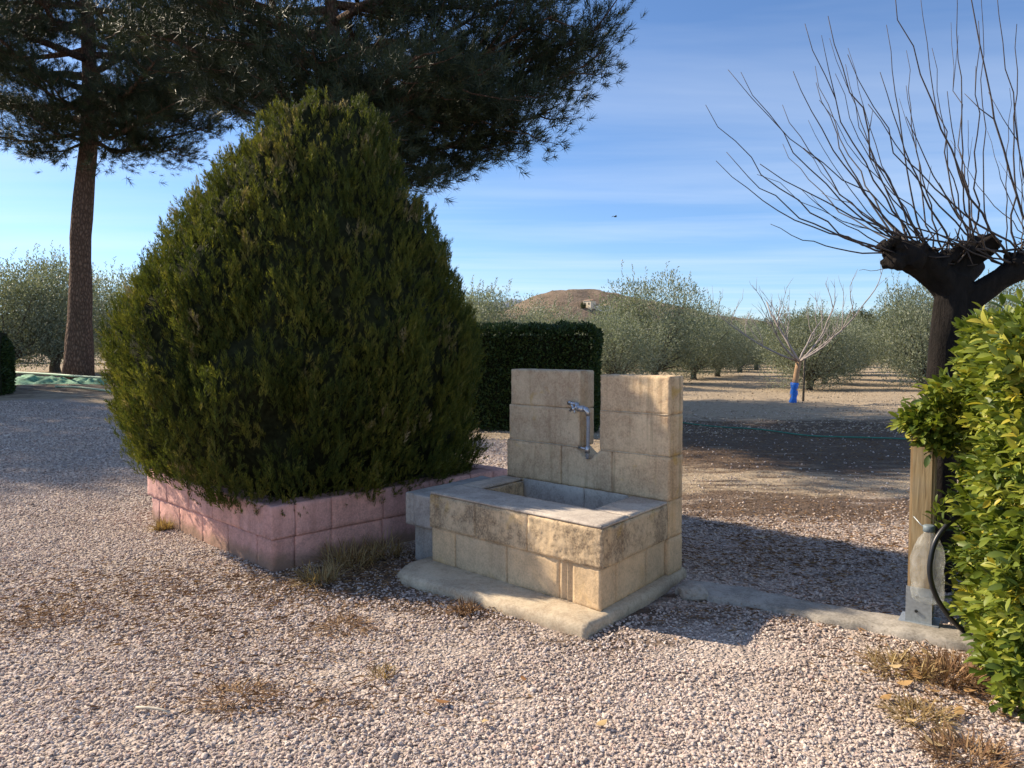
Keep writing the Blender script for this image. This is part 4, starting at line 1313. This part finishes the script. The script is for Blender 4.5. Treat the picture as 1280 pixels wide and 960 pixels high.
# ------------------------------------------------------------------ OLIVES AND OTHER BACKGROUND TREES
def tree_proto(name, H, W, nl, leaf, mat, bark, trunk_h, seed, shoots_n=60, lumps=70, squash=1.0):
    r = np.random.default_rng(seed); rr = random.Random(seed)
    tmb = MB()
    tr_ = max(.10, H * .035)
    tmb.tube([(0, 0, -.15), (.05, .02, trunk_h * .5), (0, .06, trunk_h), (.05, 0, trunk_h * 1.5)], [tr_ * 1.5, tr_ * 1.1, tr_, tr_ * .7], 9, True, .4, seed)
    cz_ = trunk_h * .55 + (H - trunk_h * .55) * .47
    rz_ = (H - trunk_h * .55) * .46; rx_ = W * .5
    lc_ = []
    for i in range(lumps):
        d = rand_dirs(1)[0] if False else r.normal(size=3); d /= np.linalg.norm(d); f = r.uniform(.55, .92)
        q = np.array([d[0] * rx_ * f, d[1] * rx_ * f, cz_ + d[2] * rz_ * f * squash])
        lc_.append((q, r.uniform(.13, .24) * W))
        if i % 3 == 0:
            m_ = Vector((q[0] * .4, q[1] * .4, trunk_h + (q[2] - trunk_h) * .45))
            tmb.tube([(0, .03, trunk_h * .9), m_, tuple(q)], [tr_ * .5, tr_ * .3, .012], 5, False)
    wts = np.array([a[1] ** 2 for a in lc_]); pk = r.choice(lumps, nl, p=wts / wts.sum())
    C = np.array([a[0] for a in lc_])[pk]; R_ = np.array([a[1] for a in lc_])[pk]
    dd = r.normal(size=(nl, 3)); dd /= np.linalg.norm(dd, axis=1, keepdims=True)
    Pp = C + dd * (R_ * r.uniform(.35, 1.0, nl) ** .6)[:, None]
    Dd = dd * .6 + np.array([[0, 0, .7]]) + r.normal(0, .5, (nl, 3))
    tint = np.clip(.45 + .22 * r.normal(size=nl) + .10 * r.normal(size=lumps)[pk], 0, 1)
    PS, DS = [], []
    for i in range(shoots_n):
        q, R1 = lc_[rr.randrange(lumps)]
        if q[2] < cz_ - .1 * H: continue
        d = Vector((q[0] * .25 + rr.gauss(0, .3), q[1] * .25 + rr.gauss(0, .3), 1.6)).normalized(); L = rr.uniform(.10, .26) * H
        s0 = Vector(q) + Vector((rr.gauss(0, .3), rr.gauss(0, .3), .6)) * R1
        for k in range(26):
            t = k / 26
            PS.append(tuple(s0 + d * L * t + Vector((rr.gauss(0, .02), rr.gauss(0, .02), 0)) * W * .3 * (1 - t)))
            DS.append(tuple(d * .9 + Vector((rr.gauss(0, .6), rr.gauss(0, .6), 0))))
    if PS:
        Pp = np.concatenate([Pp, np.array(PS)]); Dd = np.concatenate([Dd, np.array(DS)]); tint = np.concatenate([tint, r.uniform(.4, .9, len(PS))])
    n_ = len(Pp)
    Pp[:, 2] = np.maximum(Pp[:, 2], .10 + .25 * r.random(n_))
    S_ = np.stack([leaf * .34 * np.ones(n_), leaf * .34 * np.ones(n_), leaf * r.uniform(.7, 1.35, n_)], 1)
    V_, F_ = scatter(DIA_V, DIA_F, Pp, frames(Dd), S_)
    cm = mesh_np("crown", V_, F_, np.repeat(tint, 4)); cm.materials.append(M[mat])
    tm = tmb.mesh("trunk", True); tm.materials.append(M[bark])
    return tm, cm


def place_tree(proto, name, label, cat, loc, s, rz, group=None):
    root = thing(name, label, cat, loc, rz, group); root.scale = s if hasattr(s, '__len__') else (s, s, s)
    for nm, me in (("trunk", proto[0]), ("crown", proto[1])):
        o = bpy.data.objects.new(nm, me); col.objects.link(o); o.parent = root
    return root


OL = [tree_proto("olive", 4.3, 4.6, 26000, .105, 'olive_leaf', 'olive_bark', .5, s_) for s_ in (41, 42, 43)]
def olive(i, px, Y, s, label, group="olive trees of the orchard"):
    X = (px - 640) / F_PX * Y
    return place_tree(OL[i % 3], "olive_tree", label, "olive tree", (X, Y, float(gz(X, Y)) - .05), s, i * 1.9, group)

olive(0, 818, 30, (1.02, 1.02, .99), "large silvery olive right behind the fountain's right pillar")
olive(2, 770, 26, (.75, .75, .60), "lower olive left of the large silvery one, above the fountain's slot")
olive(1, 868, 34.5, (.82, .82, .80), "olive second from the fountain in the row left of the bare young tree")
olive(2, 897, 39, (.85, .85, .76), "third olive of the row going back left of the bare young tree")
olive(0, 924, 44, (.82, .82, .74), "fourth olive of the row going back left of the bare young tree")
olive(1, 946, 50, (.82, .82, .74), "fifth olive of the row going back left of the bare young tree")
olive(1, 972, 58, (.8, .8, .74), "small far olive just left of the bare young tree's crown")
olive(2, 1012, 25.5, (.74, .74, .66), "olive directly behind the bare young tree with the blue guard")
olive(0, 1030, 29.5, (.68, .68, .62), "low olive just right of the bare young tree's trunk")
olive(0, 1044, 34, (.72, .72, .68), "olive showing to the right of the bare young tree")
olive(1, 1055, 39, (.7, .7, .68), "far olive between the bare young tree and the tall green shrubs")
olive(2, 1062, 45, (.7, .7, .68), "farthest olive of the row right of the bare young tree")
olive(2, 1160, 24.5, (.80, .80, .84), "rounded olive left of the mulberry trunk on the right side")
olive(0, 1150, 30, (.75, .75, .76), "olive half hidden behind the rounded one left of the mulberry trunk")
olive(1, 1143, 36, (.75, .75, .74), "third olive back in the row left of the mulberry trunk")
olive(1, 1232, 27, .95, "olive hidden mostly by the right hedge and mulberry trunk")
olive(0, 735, 38, (.95, .95, .70), "olive seen above the clipped hedge, below the hill's right slope")
olive(1, 676, 36, (1.0, 1.0, .80), "olive above the middle of the clipped hedge behind the fountain")
olive(2, 612, 31, (1.1, 1.1, .92), "olive at the cypress's right edge above the clipped hedge")
olive(0, 560, 38, 1.0, "olive almost hidden behind the right side of the cypress")
olive(2, 70, 31, (1.15, 1.15, 1.12), "big olive behind the leaning pine trunk at left")
olive(1, 10, 29, (1.05, 1.05, .98), "olive at the left edge above the dark hedge")
olive(0, 150, 36, (1.1, 1.1, 1.1), "olive between the leaning pine trunk and the cypress")
olive(1, 215, 36, (1.2, 1.2, 1.2), "olive mostly hidden behind the left side of the cypress")
fars = [(-50, 44), (20, 52), (110, 50), (180, 48), (590, 52), (640, 60), (700, 55), (760, 62), (790, 48), (850, 60), (880, 75), (930, 70), (1000, 70), (1050, 75), (1160, 50), (1200, 62), (1260, 45), (1300, 60), (1120, 95), (720, 80), (600, 85), (690, 66), (805, 58), (865, 52), (905, 58), (990, 62), (1020, 58), (660, 48), (780, 90), (830, 46)]
for i, (px, Y) in enumerate(fars):
    olive(i, px, Y, (.95, .95, .78), "grey-green olive in the distant rows of the orchard", "distant olives of the orchard")
# dark woodland and tall green hedge trees at the end of the lane
WD = [tree_proto("wood", 6.0, 6.0, 15000, .26, 'wood_leaf', 'olive_bark', 1.4, s_, 14, 46) for s_ in (51, 52)]
for i, (px, Y, s) in enumerate([(1040, 118, 1.15), (1075, 112, 1.2), (1108, 108, 1.15), (1140, 115, 1.15), (1180, 112, 1.2), (1225, 118, 1.2), (990, 125, 1.1), (1010, 122, 1.15), (955, 130, 1.15), (910, 130, 1.1), (870, 128, 1.2)]):
    X = (px - 640) / F_PX * Y
    place_tree(WD[i % 2], "woodland_tree", "dark green tree in the wood closing the far end of the lane", "tree", (X, Y, -.1), s, i * 1.3, "trees of the far wood")
RD = tree_proto("reed", 3.4, 1.5, 5200, .17, 'reed_leaf', 'olive_bark', .3, 61, 20, 40)
for i, (px, Y) in enumerate([(1085, 66), (1103, 66.5)]):
    X = (px - 640) / F_PX * Y
    place_tree(RD, "green_shrub", ["bright green upright shrub at the end of the lane, left one", "bright green upright shrub at the end of the lane, right one"][i], "shrub", (X, Y, -.05), (1.1, 1.1, 1.0), i * 2.1, "green shrubs at the lane's end")

# ------------------------------------------------------------------ YOUNG BARE ALMOND WITH BLUE GUARD
AY = 19.0
ab = at(993, 505, AY); ab.z = float(gz(ab.x, AY))
alm = thing("almond_tree", "leafless young tree with pale spreading branches in the orchard clearing", "tree", ab)
mb = MB()
mb.tube([(-.04, 0, -.05), (-.01, 0, .4), (.06, 0, .85), (.10, 0, 1.08)], [.085, .075, .065, .07], 10, True, .25, 2)
mb.build("trunk", 'almond_trunk', alm, True)
def branch(mb, p, d, L, r, depth, rnd):
    pts = [p]; q = p; dd = d.copy()
    for k in range(5):
        dd = (dd + Vector((rnd.gauss(0, .13), rnd.gauss(0, .13), rnd.uniform(.02, .16)))).normalized()
        q = q + dd * (L / 5); pts.append(q)
    mb.tube(pts, [r * (1 - .62 * k / 5) for k in range(6)], 6 if depth == 0 else 4, True)
    if depth < 2:
        for k in range(5 if depth == 0 else 3):
            i = rnd.randint(2, 5); a = rnd.uniform(0, 6.28)
            nd = (dd * .7 + Vector((math.cos(a) * .6, math.sin(a) * .6, .45))).normalized()
            branch(mb, pts[i], nd, L * rnd.uniform(.28, .5), max(.006, r * .42), depth + 1, rnd)
rn = random.Random(9)
for tx, ty, dY, rr_ in ((905, 385, .3, .03), (945, 398, -.4, .032), (985, 365, .1, .04), (1040, 395, .5, .036), (1062, 372, -.2, .04), (1050, 420, -.7, .03), (1010, 390, .9, .03), (960, 412, -.9, .028)):
    st = Vector((.10, 0, 1.04)); e = at(tx, ty, AY + dY) - ab
    mb = MB()
    d0 = (e - st).normalized(); d0.z *= .55; d0.normalize()
    branch(mb, st, d0, (e - st).length * 1.05, rr_ * .9, 0, rn)
    mb.build("branch", 'almond_bark', alm, True)
M['blue'] = plain("blue_plastic", (0.02, 0.16, 0.62), 0.45, 30, .5, .25)
gd = Vector((ab.x - .038, ab.y, ab.z))
mb = MB(); mb.lathe([(.105, -.02), (.11, .03), (.098, .15), (.112, .26), (.10, .36), (.118, .47), (.108, .54), (.085, .53)], 16, (0, 0, 0), .28, 2)
guard = mb.build("trunk_guard", 'blue', None, True); guard.scale = (.86, .86, .95); guard.location = gd; guard.rotation_euler = (0, math.radians(4.5), 0)
tag(guard, "bright blue sleeve wrapped round the bare young tree's foot", "tree guard")
sb = at(1004, 497, 19.7); sb.z = float(gz(sb.x, 19.7))
mb = MB(); mb.tube([(0, 0, -.1), (.01, 0, .6), (.02, 0, 1.25)], [.032, .03, .028], 8)
o = mb.build("stake", 'olive_bark', None, True); o.location = sb
tag(o, "thin dark stake just right of the bare young tree", "stake")

# ------------------------------------------------------------------ GREEN IRRIGATION PIPES, NET
M['greenpipe'] = plain("green_pipe", (0.045, 0.23, 0.15), 0.5, 30, .1, .2)
pth = [at(850, 520, 13.7), at(905, 528, 12.9), at(960, 533, 12.2), at(1010, 540, 11.6), at(1060, 545, 11.2), at(1130, 548, 11.0), at(1200, 552, 10.8)]
for q in pth: q.z = float(gz(q.x, q.y)) + .02
sp2 = smooth_path(pth, 8)
for q in sp2: q.z = float(gz(q.x, q.y)) + .024
mb = MB(); mb.tube(sp2, .011, 7)
tag(mb.build("garden_hose", 'greenpipe', None, True), "thin green hose lying across the shaded ground behind the fountain", "hose")
M['net'] = plain("green_net", (0.17, 0.34, 0.21), 0.8, 14, .9, .45)
nc = Vector((-13.0, 21.2, 0))
gx_, gy_ = np.meshgrid(np.linspace(-1.9, 1.9, 60), np.linspace(-.55, .55, 24), indexing='ij')
hgt = .10 + .09 * vnoise(gx_, gy_, 2.6, 3) + .07 * vnoise(gx_, gy_, 6, 5)
edge = np.minimum(sstep(0, .25, 1.9 - np.abs(gx_)), sstep(0, .25, .55 - np.abs(gy_)))
rim_ = 1 + .25 * vnoise(np.arctan2(gy_, gx_) * 2, gx_ * 0, 1, 6)
NX, NYy = gx_ * rim_ + nc.x, gy_ * rim_ + nc.y
Vn = np.stack([NX, NYy, gz(NX, NYy) + .005 + np.maximum(hgt, .03) * edge], -1).reshape(-1, 3)
ig = np.arange(60 * 24).reshape(60, 24)
net = link("harvest_net", mesh_np("harvest_net", Vn, np.stack([ig[:-1, :-1], ig[1:, :-1], ig[1:, 1:], ig[:-1, 1:]], -1).reshape(-1, 4), smooth=True), 'net')
tag(net, "crumpled green net spread at the foot of the leaning pine", "net")
M['palepipe'] = plain("pale_green_pipe", (0.38, 0.50, 0.34), 0.6, 30, .1, .2)
for i, (pp, lb) in enumerate((([(20, 470, 23.0), (60, 474, 22), (100, 482, 20.6), (135, 487, 19.8)], "pale green pipe along the upper edge of the crumpled net"), ([(70, 492, 19.6), (100, 496, 19.2), (140, 499, 18.8)], "short pale pipe on the ground in front of the net"))):
    q_ = [at(*a) for a in pp]
    for q in q_: q.z = float(gz(q.x, q.y)) + .2 * (1 - i) + .03
    mb = MB(); mb.tube(smooth_path(q_, 6), .03, 6)
    tag(mb.build("irrigation_pipe", 'palepipe', None, True), lb, "pipe")

# ------------------------------------------------------------------ DRY GRASS, LITTER, FALLEN LEAVES
def grass_tuft(label, c, rad, nb, L, seed, mat='straw', flat=.5):
    r = np.random.default_rng(seed)
    a = r.uniform(0, 6.28, nb); q = rad * np.sqrt(r.uniform(0, 1, nb))
    P0_ = np.stack([q * np.cos(a), q * np.sin(a), np.zeros(nb)], 1)
    d = np.stack([np.cos(a) * .6 + r.normal(0, .5, nb), np.sin(a) * .6 + r.normal(0, .5, nb), r.uniform(.25, 1.2, nb) * (1.3 - flat)], 1)
    d /= np.linalg.norm(d, axis=1, keepdims=True)
    l = L * r.uniform(.45, 1.15, nb)[:, None]; w_ = np.cross(d, [0, 0, 1.0]); w_ /= np.linalg.norm(w_, axis=1, keepdims=True) + 1e-6; w_ *= .0022
    p1 = P0_ + d * l * .5; p2 = p1 + (d + np.array([[0, 0, -.55]]) * r.uniform(.2, 1, nb)[:, None]) * l * .5
    p2[:, 2] = np.maximum(p2[:, 2], .006)
    V_ = np.stack([P0_ - w_, P0_ + w_, p1 + w_, p1 - w_, p2], 1).reshape(-1, 3)
    b_ = (np.arange(nb) * 5)[:, None]
    F_ = np.concatenate([b_ + [0, 1, 2], b_ + [0, 2, 3], b_ + [3, 2, 4]])
    o = link("dry_grass_tuft", mesh_np("dry_grass_tuft", V_, F_, np.repeat(r.uniform(0, 1, nb), 5)), mat)
    o.location = (c[0], c[1], float(gz(c[0], c[1])) + .004)
    return tag(o, label, "dry grass", "dry grass tufts")


def gp_(px, py):
    c, s = math.cos(PITCH), math.sin(PITCH); b = -(py - 480) / F_PX
    t = -EYE / (-s + b * c); return ((px - 640) / F_PX * t, (c + b * s) * t)

grass_tuft("small yellow tuft against the left end of the pink planter", gp_(204, 664), .05, 260, .13, 1, flat=.2)
grass_tuft("straw-coloured tuft at the near corner of the pink planter", gp_(398, 728), .10, 240, .17, 2)
grass_tuft("sprawling dry tuft along the shaded face of the pink planter", gp_(440, 706), .16, 300, .24, 3)
grass_tuft("dark dry weeds between the pink planter and the grey ledge", gp_(478, 694), .13, 220, .22, 4)
grass_tuft("rusty dry clump under the right hedge, nearest the kerb", gp_(1190, 848), .12, 520, .12, 5, 'needle_litter')
grass_tuft("flat tan tuft on the gravel left of the right hedge", gp_(1125, 838), .11, 240, .12, 6, 'straw', .8)
grass_tuft("pale straw tuft below the rusty clump by the right hedge", gp_(1148, 898), .09, 220, .10, 7, 'straw', .8)
grass_tuft("brown tuft at the bottom edge of the picture near the right hedge", gp_(1215, 950), .12, 360, .11, 8, 'needle_litter', .8)
grass_tuft("small brown tuft by the front edge of the fountain slab", gp_(582, 765), .05, 120, .10, 9, 'needle_litter')
grass_tuft("thin greenish tuft on the open gravel in front of the fountain", gp_(478, 845), .05, 70, .06, 10)
for i, (px, py, lb) in enumerate(((430, 785, "flat brown wisps left of the fountain slab"), (300, 872, "flat brown wisps on the gravel at bottom left"), (60, 772, "flat brown wisps near the left edge of the gravel"))):
    grass_tuft(lb, gp_(px, py), .13, 200, .07, 20 + i, 'needle_litter', 1.0)

# dead needles and twig litter lying in drifts
cl = [(-1.75, 4.25, .75, .30, 2600), (-2.3, 3.75, .7, .28, 1700), (-1.2, 3.5, .5, .22, 900), (-.85, 4.5, .35, .22, 1300), (1.9, 2.95, .28, .25, 1500), (1.6, 4.7, .7, .45, 2600), (2.4, 5.2, .9, .4, 2000),
      (-.2, 3.85, .35, .08, 400), (1.3, 3.7, .5, .12, 500), (2.3, 6.0, 1.3, .35, 1800), (3.0, 9.5, 2.2, 1.1, 4200), (4.5, 12.0, 2.4, 1.2, 4000), (-1.0, 2.9, .5, .15, 450), (-.75, 2.75, .35, .08, 350)]
PP = np.concatenate([np.stack([rng.normal(a, c, n), rng.normal(b, d, n)], 1) for a, b, c, d, n in cl])
px_, py_ = PP[:, 0] + 1.448, PP[:, 1] - 5.845
keep = (np.abs(px_) + np.abs(py_)) > 1.46
fa = (PP[:, 0] - .26) * .72 - (PP[:, 1] - 4.35) * .69; fb = (PP[:, 0] - .26) * .60 + (PP[:, 1] - 4.35) * .80
keep &= ~((np.abs(fa) < .80) & (np.abs(fb) < .5))
PP = PP[keep]; n = len(PP)
a = rng.uniform(0, 6.28, n); D_ = np.stack([np.cos(a), np.sin(a), rng.normal(0, .15, n)], 1)
V_, F_ = scatter(DIA_V, DIA_F, np.stack([PP[:, 0], PP[:, 1], gz(PP[:, 0], PP[:, 1]) + rng.uniform(.006, .020, n)], 1), frames(D_, rng.normal(0, .4, n) + math.pi / 2),
                 np.stack([rng.uniform(.003, .008, n), rng.uniform(.003, .008, n), rng.uniform(.02, .06, n)], 1))
stuff(link("needle_litter", mesh_np("needle_litter", V_, F_, np.repeat(rng.uniform(0, 1, n), 4)), 'needle_litter'), "brown dead needles drifted over gravel and soil", "litter")


def fallen_leaf(px, py, s, tint, label, seed):
    x, y = gp_(px, py); v, f = leaf_template(seed)
    me = mesh_np("fallen_leaf", v * np.array([[1.5, 1.0, 1.0]]), f, np.full(len(v), tint), True)
    o = link("fallen_leaf", me, 'dead_leaf'); o.scale = (s, s, s); o.location = (x, y, float(gz(x, y)) + .022)
    o.rotation_euler = (math.radians(-82), .1, seed * 1.7)
    return tag(o, label, "leaf", "fallen leaves")

fallen_leaf(562, 885, .060, .15, "orange-brown fallen leaf on the gravel at bottom centre", 1)
fallen_leaf(605, 908, .040, .9, "pale yellow fallen leaf right below the orange-brown one", 2)
fallen_leaf(745, 915, .045, .85, "pale yellow fallen leaf on the gravel below the slab's front corner", 3)
fallen_leaf(657, 858, .035, .1, "small reddish fallen leaf between the slab and the orange-brown leaf", 4)
for i, (px, py) in enumerate(((1120, 860), (1150, 855), (1175, 870), (1205, 865), (1100, 880), (1165, 825), (1230, 845), (1130, 905), (1195, 900), (1180, 940), (1240, 945), (1110, 838), (1145, 838))):
    fallen_leaf(px, py, .045 + .02 * random.random(), random.uniform(.3, 1), "tan dead leaf lying on the gravel beside the right hedge", 10 + i)
x, y = gp_(192, 893)
mb = MB(); mb.tube([(-.07, .01, 0), (-.02, 0, .004), (.03, -.008, .002), (.075, -.03, .0)], [.005, .006, .005, .003], 6)
o = mb.build("dry_stick", plain("pale_stick", (0.55, 0.47, 0.36), .8, 50, .3, .2), None, True); o.location = (x, y, float(gz(x, y)) + .022)
tag(o, "pale dry stick lying on the gravel at lower left", "stick")

# ------------------------------------------------------------------ FAR HILL, HOUSE, BIRD
def hill_mat():
    g = G("hill_scrub")
    p = g.pos()
    n1 = g.noise(p, .10, 6, .7); n2 = g.noise(p, .45, 4, .7)
    c = g.ramp(n1, [(.3, (.17, .125, .088)), (.55, (.25, .185, .135)), (.75, (.32, .25, .185))])
    c = g.mix(g.ramp(n2, [(.50, 0.0), (.60, .75)]), c, (.095, .085, .05))
    return g.done(c, .95, g.bump(n2, .8, 1.5), .1)
M['hill'] = hill_mat()
hx_, hy_ = np.meshgrid(np.linspace(-400, 520, 200), np.linspace(520, 900, 60), indexing='ij')
ppx = 640 + hx_ / 650 * F_PX
ridge = np.interp(ppx, [300, 560, 620, 645, 665, 690, 715, 745, 790, 835, 880, 960, 1100, 1250], [25, 30, 36, 44, 51, 56, 56.5, 54.5, 50, 43, 36, 28, 22, 18])
depth = sstep(520, 660, hy_) * (1 - .6 * sstep(700, 900, hy_))
hh = ridge * depth * (1 + .03 * vnoise(hx_, hy_, .04, 4) + .03 * vnoise(hx_, hy_, .12, 5)) - 2
iv = np.arange(200 * 60).reshape(200, 60)
hill = struct(link("hill", mesh_np("hill", np.stack([hx_, hy_, hh], -1).reshape(-1, 3), np.stack([iv[:-1, :-1], iv[1:, :-1], iv[1:, 1:], iv[:-1, 1:]], -1).reshape(-1, 4), smooth=True), 'hill'))
M['farhill'] = plain("far_hill_haze_blue", (0.16, 0.19, 0.24), .95, .02, .2, .15)  # bluish distance haze put into the hill colour
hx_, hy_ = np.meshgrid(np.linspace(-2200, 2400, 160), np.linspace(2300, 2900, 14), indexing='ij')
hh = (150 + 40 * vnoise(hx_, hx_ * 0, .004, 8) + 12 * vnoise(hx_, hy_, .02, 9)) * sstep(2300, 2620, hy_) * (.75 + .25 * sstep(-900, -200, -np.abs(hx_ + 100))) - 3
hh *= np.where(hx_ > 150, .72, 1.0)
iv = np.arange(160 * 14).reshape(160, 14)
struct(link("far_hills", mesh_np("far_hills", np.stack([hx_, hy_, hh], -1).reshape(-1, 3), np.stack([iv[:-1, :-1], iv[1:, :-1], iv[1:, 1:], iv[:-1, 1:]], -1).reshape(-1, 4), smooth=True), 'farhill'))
M['cream'] = plain("cream_render", (0.72, 0.62, 0.46), .9, 1.0, .1, .1)
M['white'] = plain("white_render", (0.80, 0.77, 0.72), .9, 1.0, .1, .06)
M['roof'] = plain("roof_tiles", (0.42, 0.27, 0.18), .9, 2.0, .3, .2)
M['glass_dark'] = plain("dark_window", (0.03, 0.03, 0.035), .3, 5, .0, .1)
def house(label, px, py, Y, W, D, H, mat, roofh, rz):
    q = at(px, py, Y); q.z = hill_z(px, Y)
    root = thing("farm_house", label, "house", q, rz)
    mb = MB(); mb.box((0, 0, H / 2 - 1.5), (W, D, H + 3)); mb.build("wall", mat, root)
    mb = MB(); e = .5
    mb.add([(-W / 2 - e, -D / 2 - e, H), (W / 2 + e, -D / 2 - e, H), (W / 2 + e, D / 2 + e, H), (-W / 2 - e, D / 2 + e, H), (-W / 2 - e, 0, H + roofh), (W / 2 + e, 0, H + roofh)], [(0, 1, 5, 4), (2, 3, 4, 5), (0, 4, 3), (1, 2, 5), (3, 2, 1, 0)])
    mb.build("roof", 'roof', root)
    for i in range(2):
        mb = MB(); mb.box((-W * .25 + i * W * .5, -D / 2 - .06, H * .55), (W * .13, .15, H * .3)); mb.build("window", 'glass_dark', root)
    return root
def hill_z(px, Y):
    r_ = np.interp(px, [620, 645, 665, 690, 715, 745, 790, 835], [36, 44, 51, 56, 56.5, 54.5, 50, 43]); return float(r_ * sstep(520, 660, np.array(Y))) - 2
house("cream house on the hill's foot beside the dark round tree", 737, 383, 607, 7.5, 7, 5.6, 'cream', .9, -.75)
house("low white house right of the cream one below the hill", 752, 384, 605, 12, 8, 3.2, 'white', 1.6, -.65)
q = at(729, 384, 603)
place_tree(WD[0], "round_tree", "dark round tree beside the cream house below the hill", "tree", (q.x, q.y, hill_z(729, 603) - .4), (.75, .75, 1.1), .4)
bq = at(769, 271, 40)
bird = thing("bird", "tiny dark bird flying in the sky above the hill", "bird", bq, .5)
mb = MB(); mb.tube([(-.10, 0, 0), (-.05, 0, .005), (.03, 0, .01), (.09, 0, .015), (.12, 0, .01)], [.006, .03, .032, .02, .004], 8); mb.build("body", 'rubber', bird, True)
for s_ in (-1, 1):
    mb = MB(); mb.add([(.03, 0, .02), (-.05, 0, .02), (-.06, s_ * .12, .06), (.02, s_ * .13, .065), (-.07, s_ * .25, .02), (.03, 0, .012), (-.05, 0, .012), (-.06, s_ * .12, .05), (.02, s_ * .13, .055), (-.07, s_ * .25, .012)],
                      [(0, 1, 2, 3), (3, 2, 4), (8, 7, 6, 5), (9, 7, 8), (0, 3, 8, 5), (1, 6, 7, 2), (3, 4, 9, 8), (2, 7, 9, 4), (0, 5, 6, 1)]); mb.build("wing", 'rubber', bird)
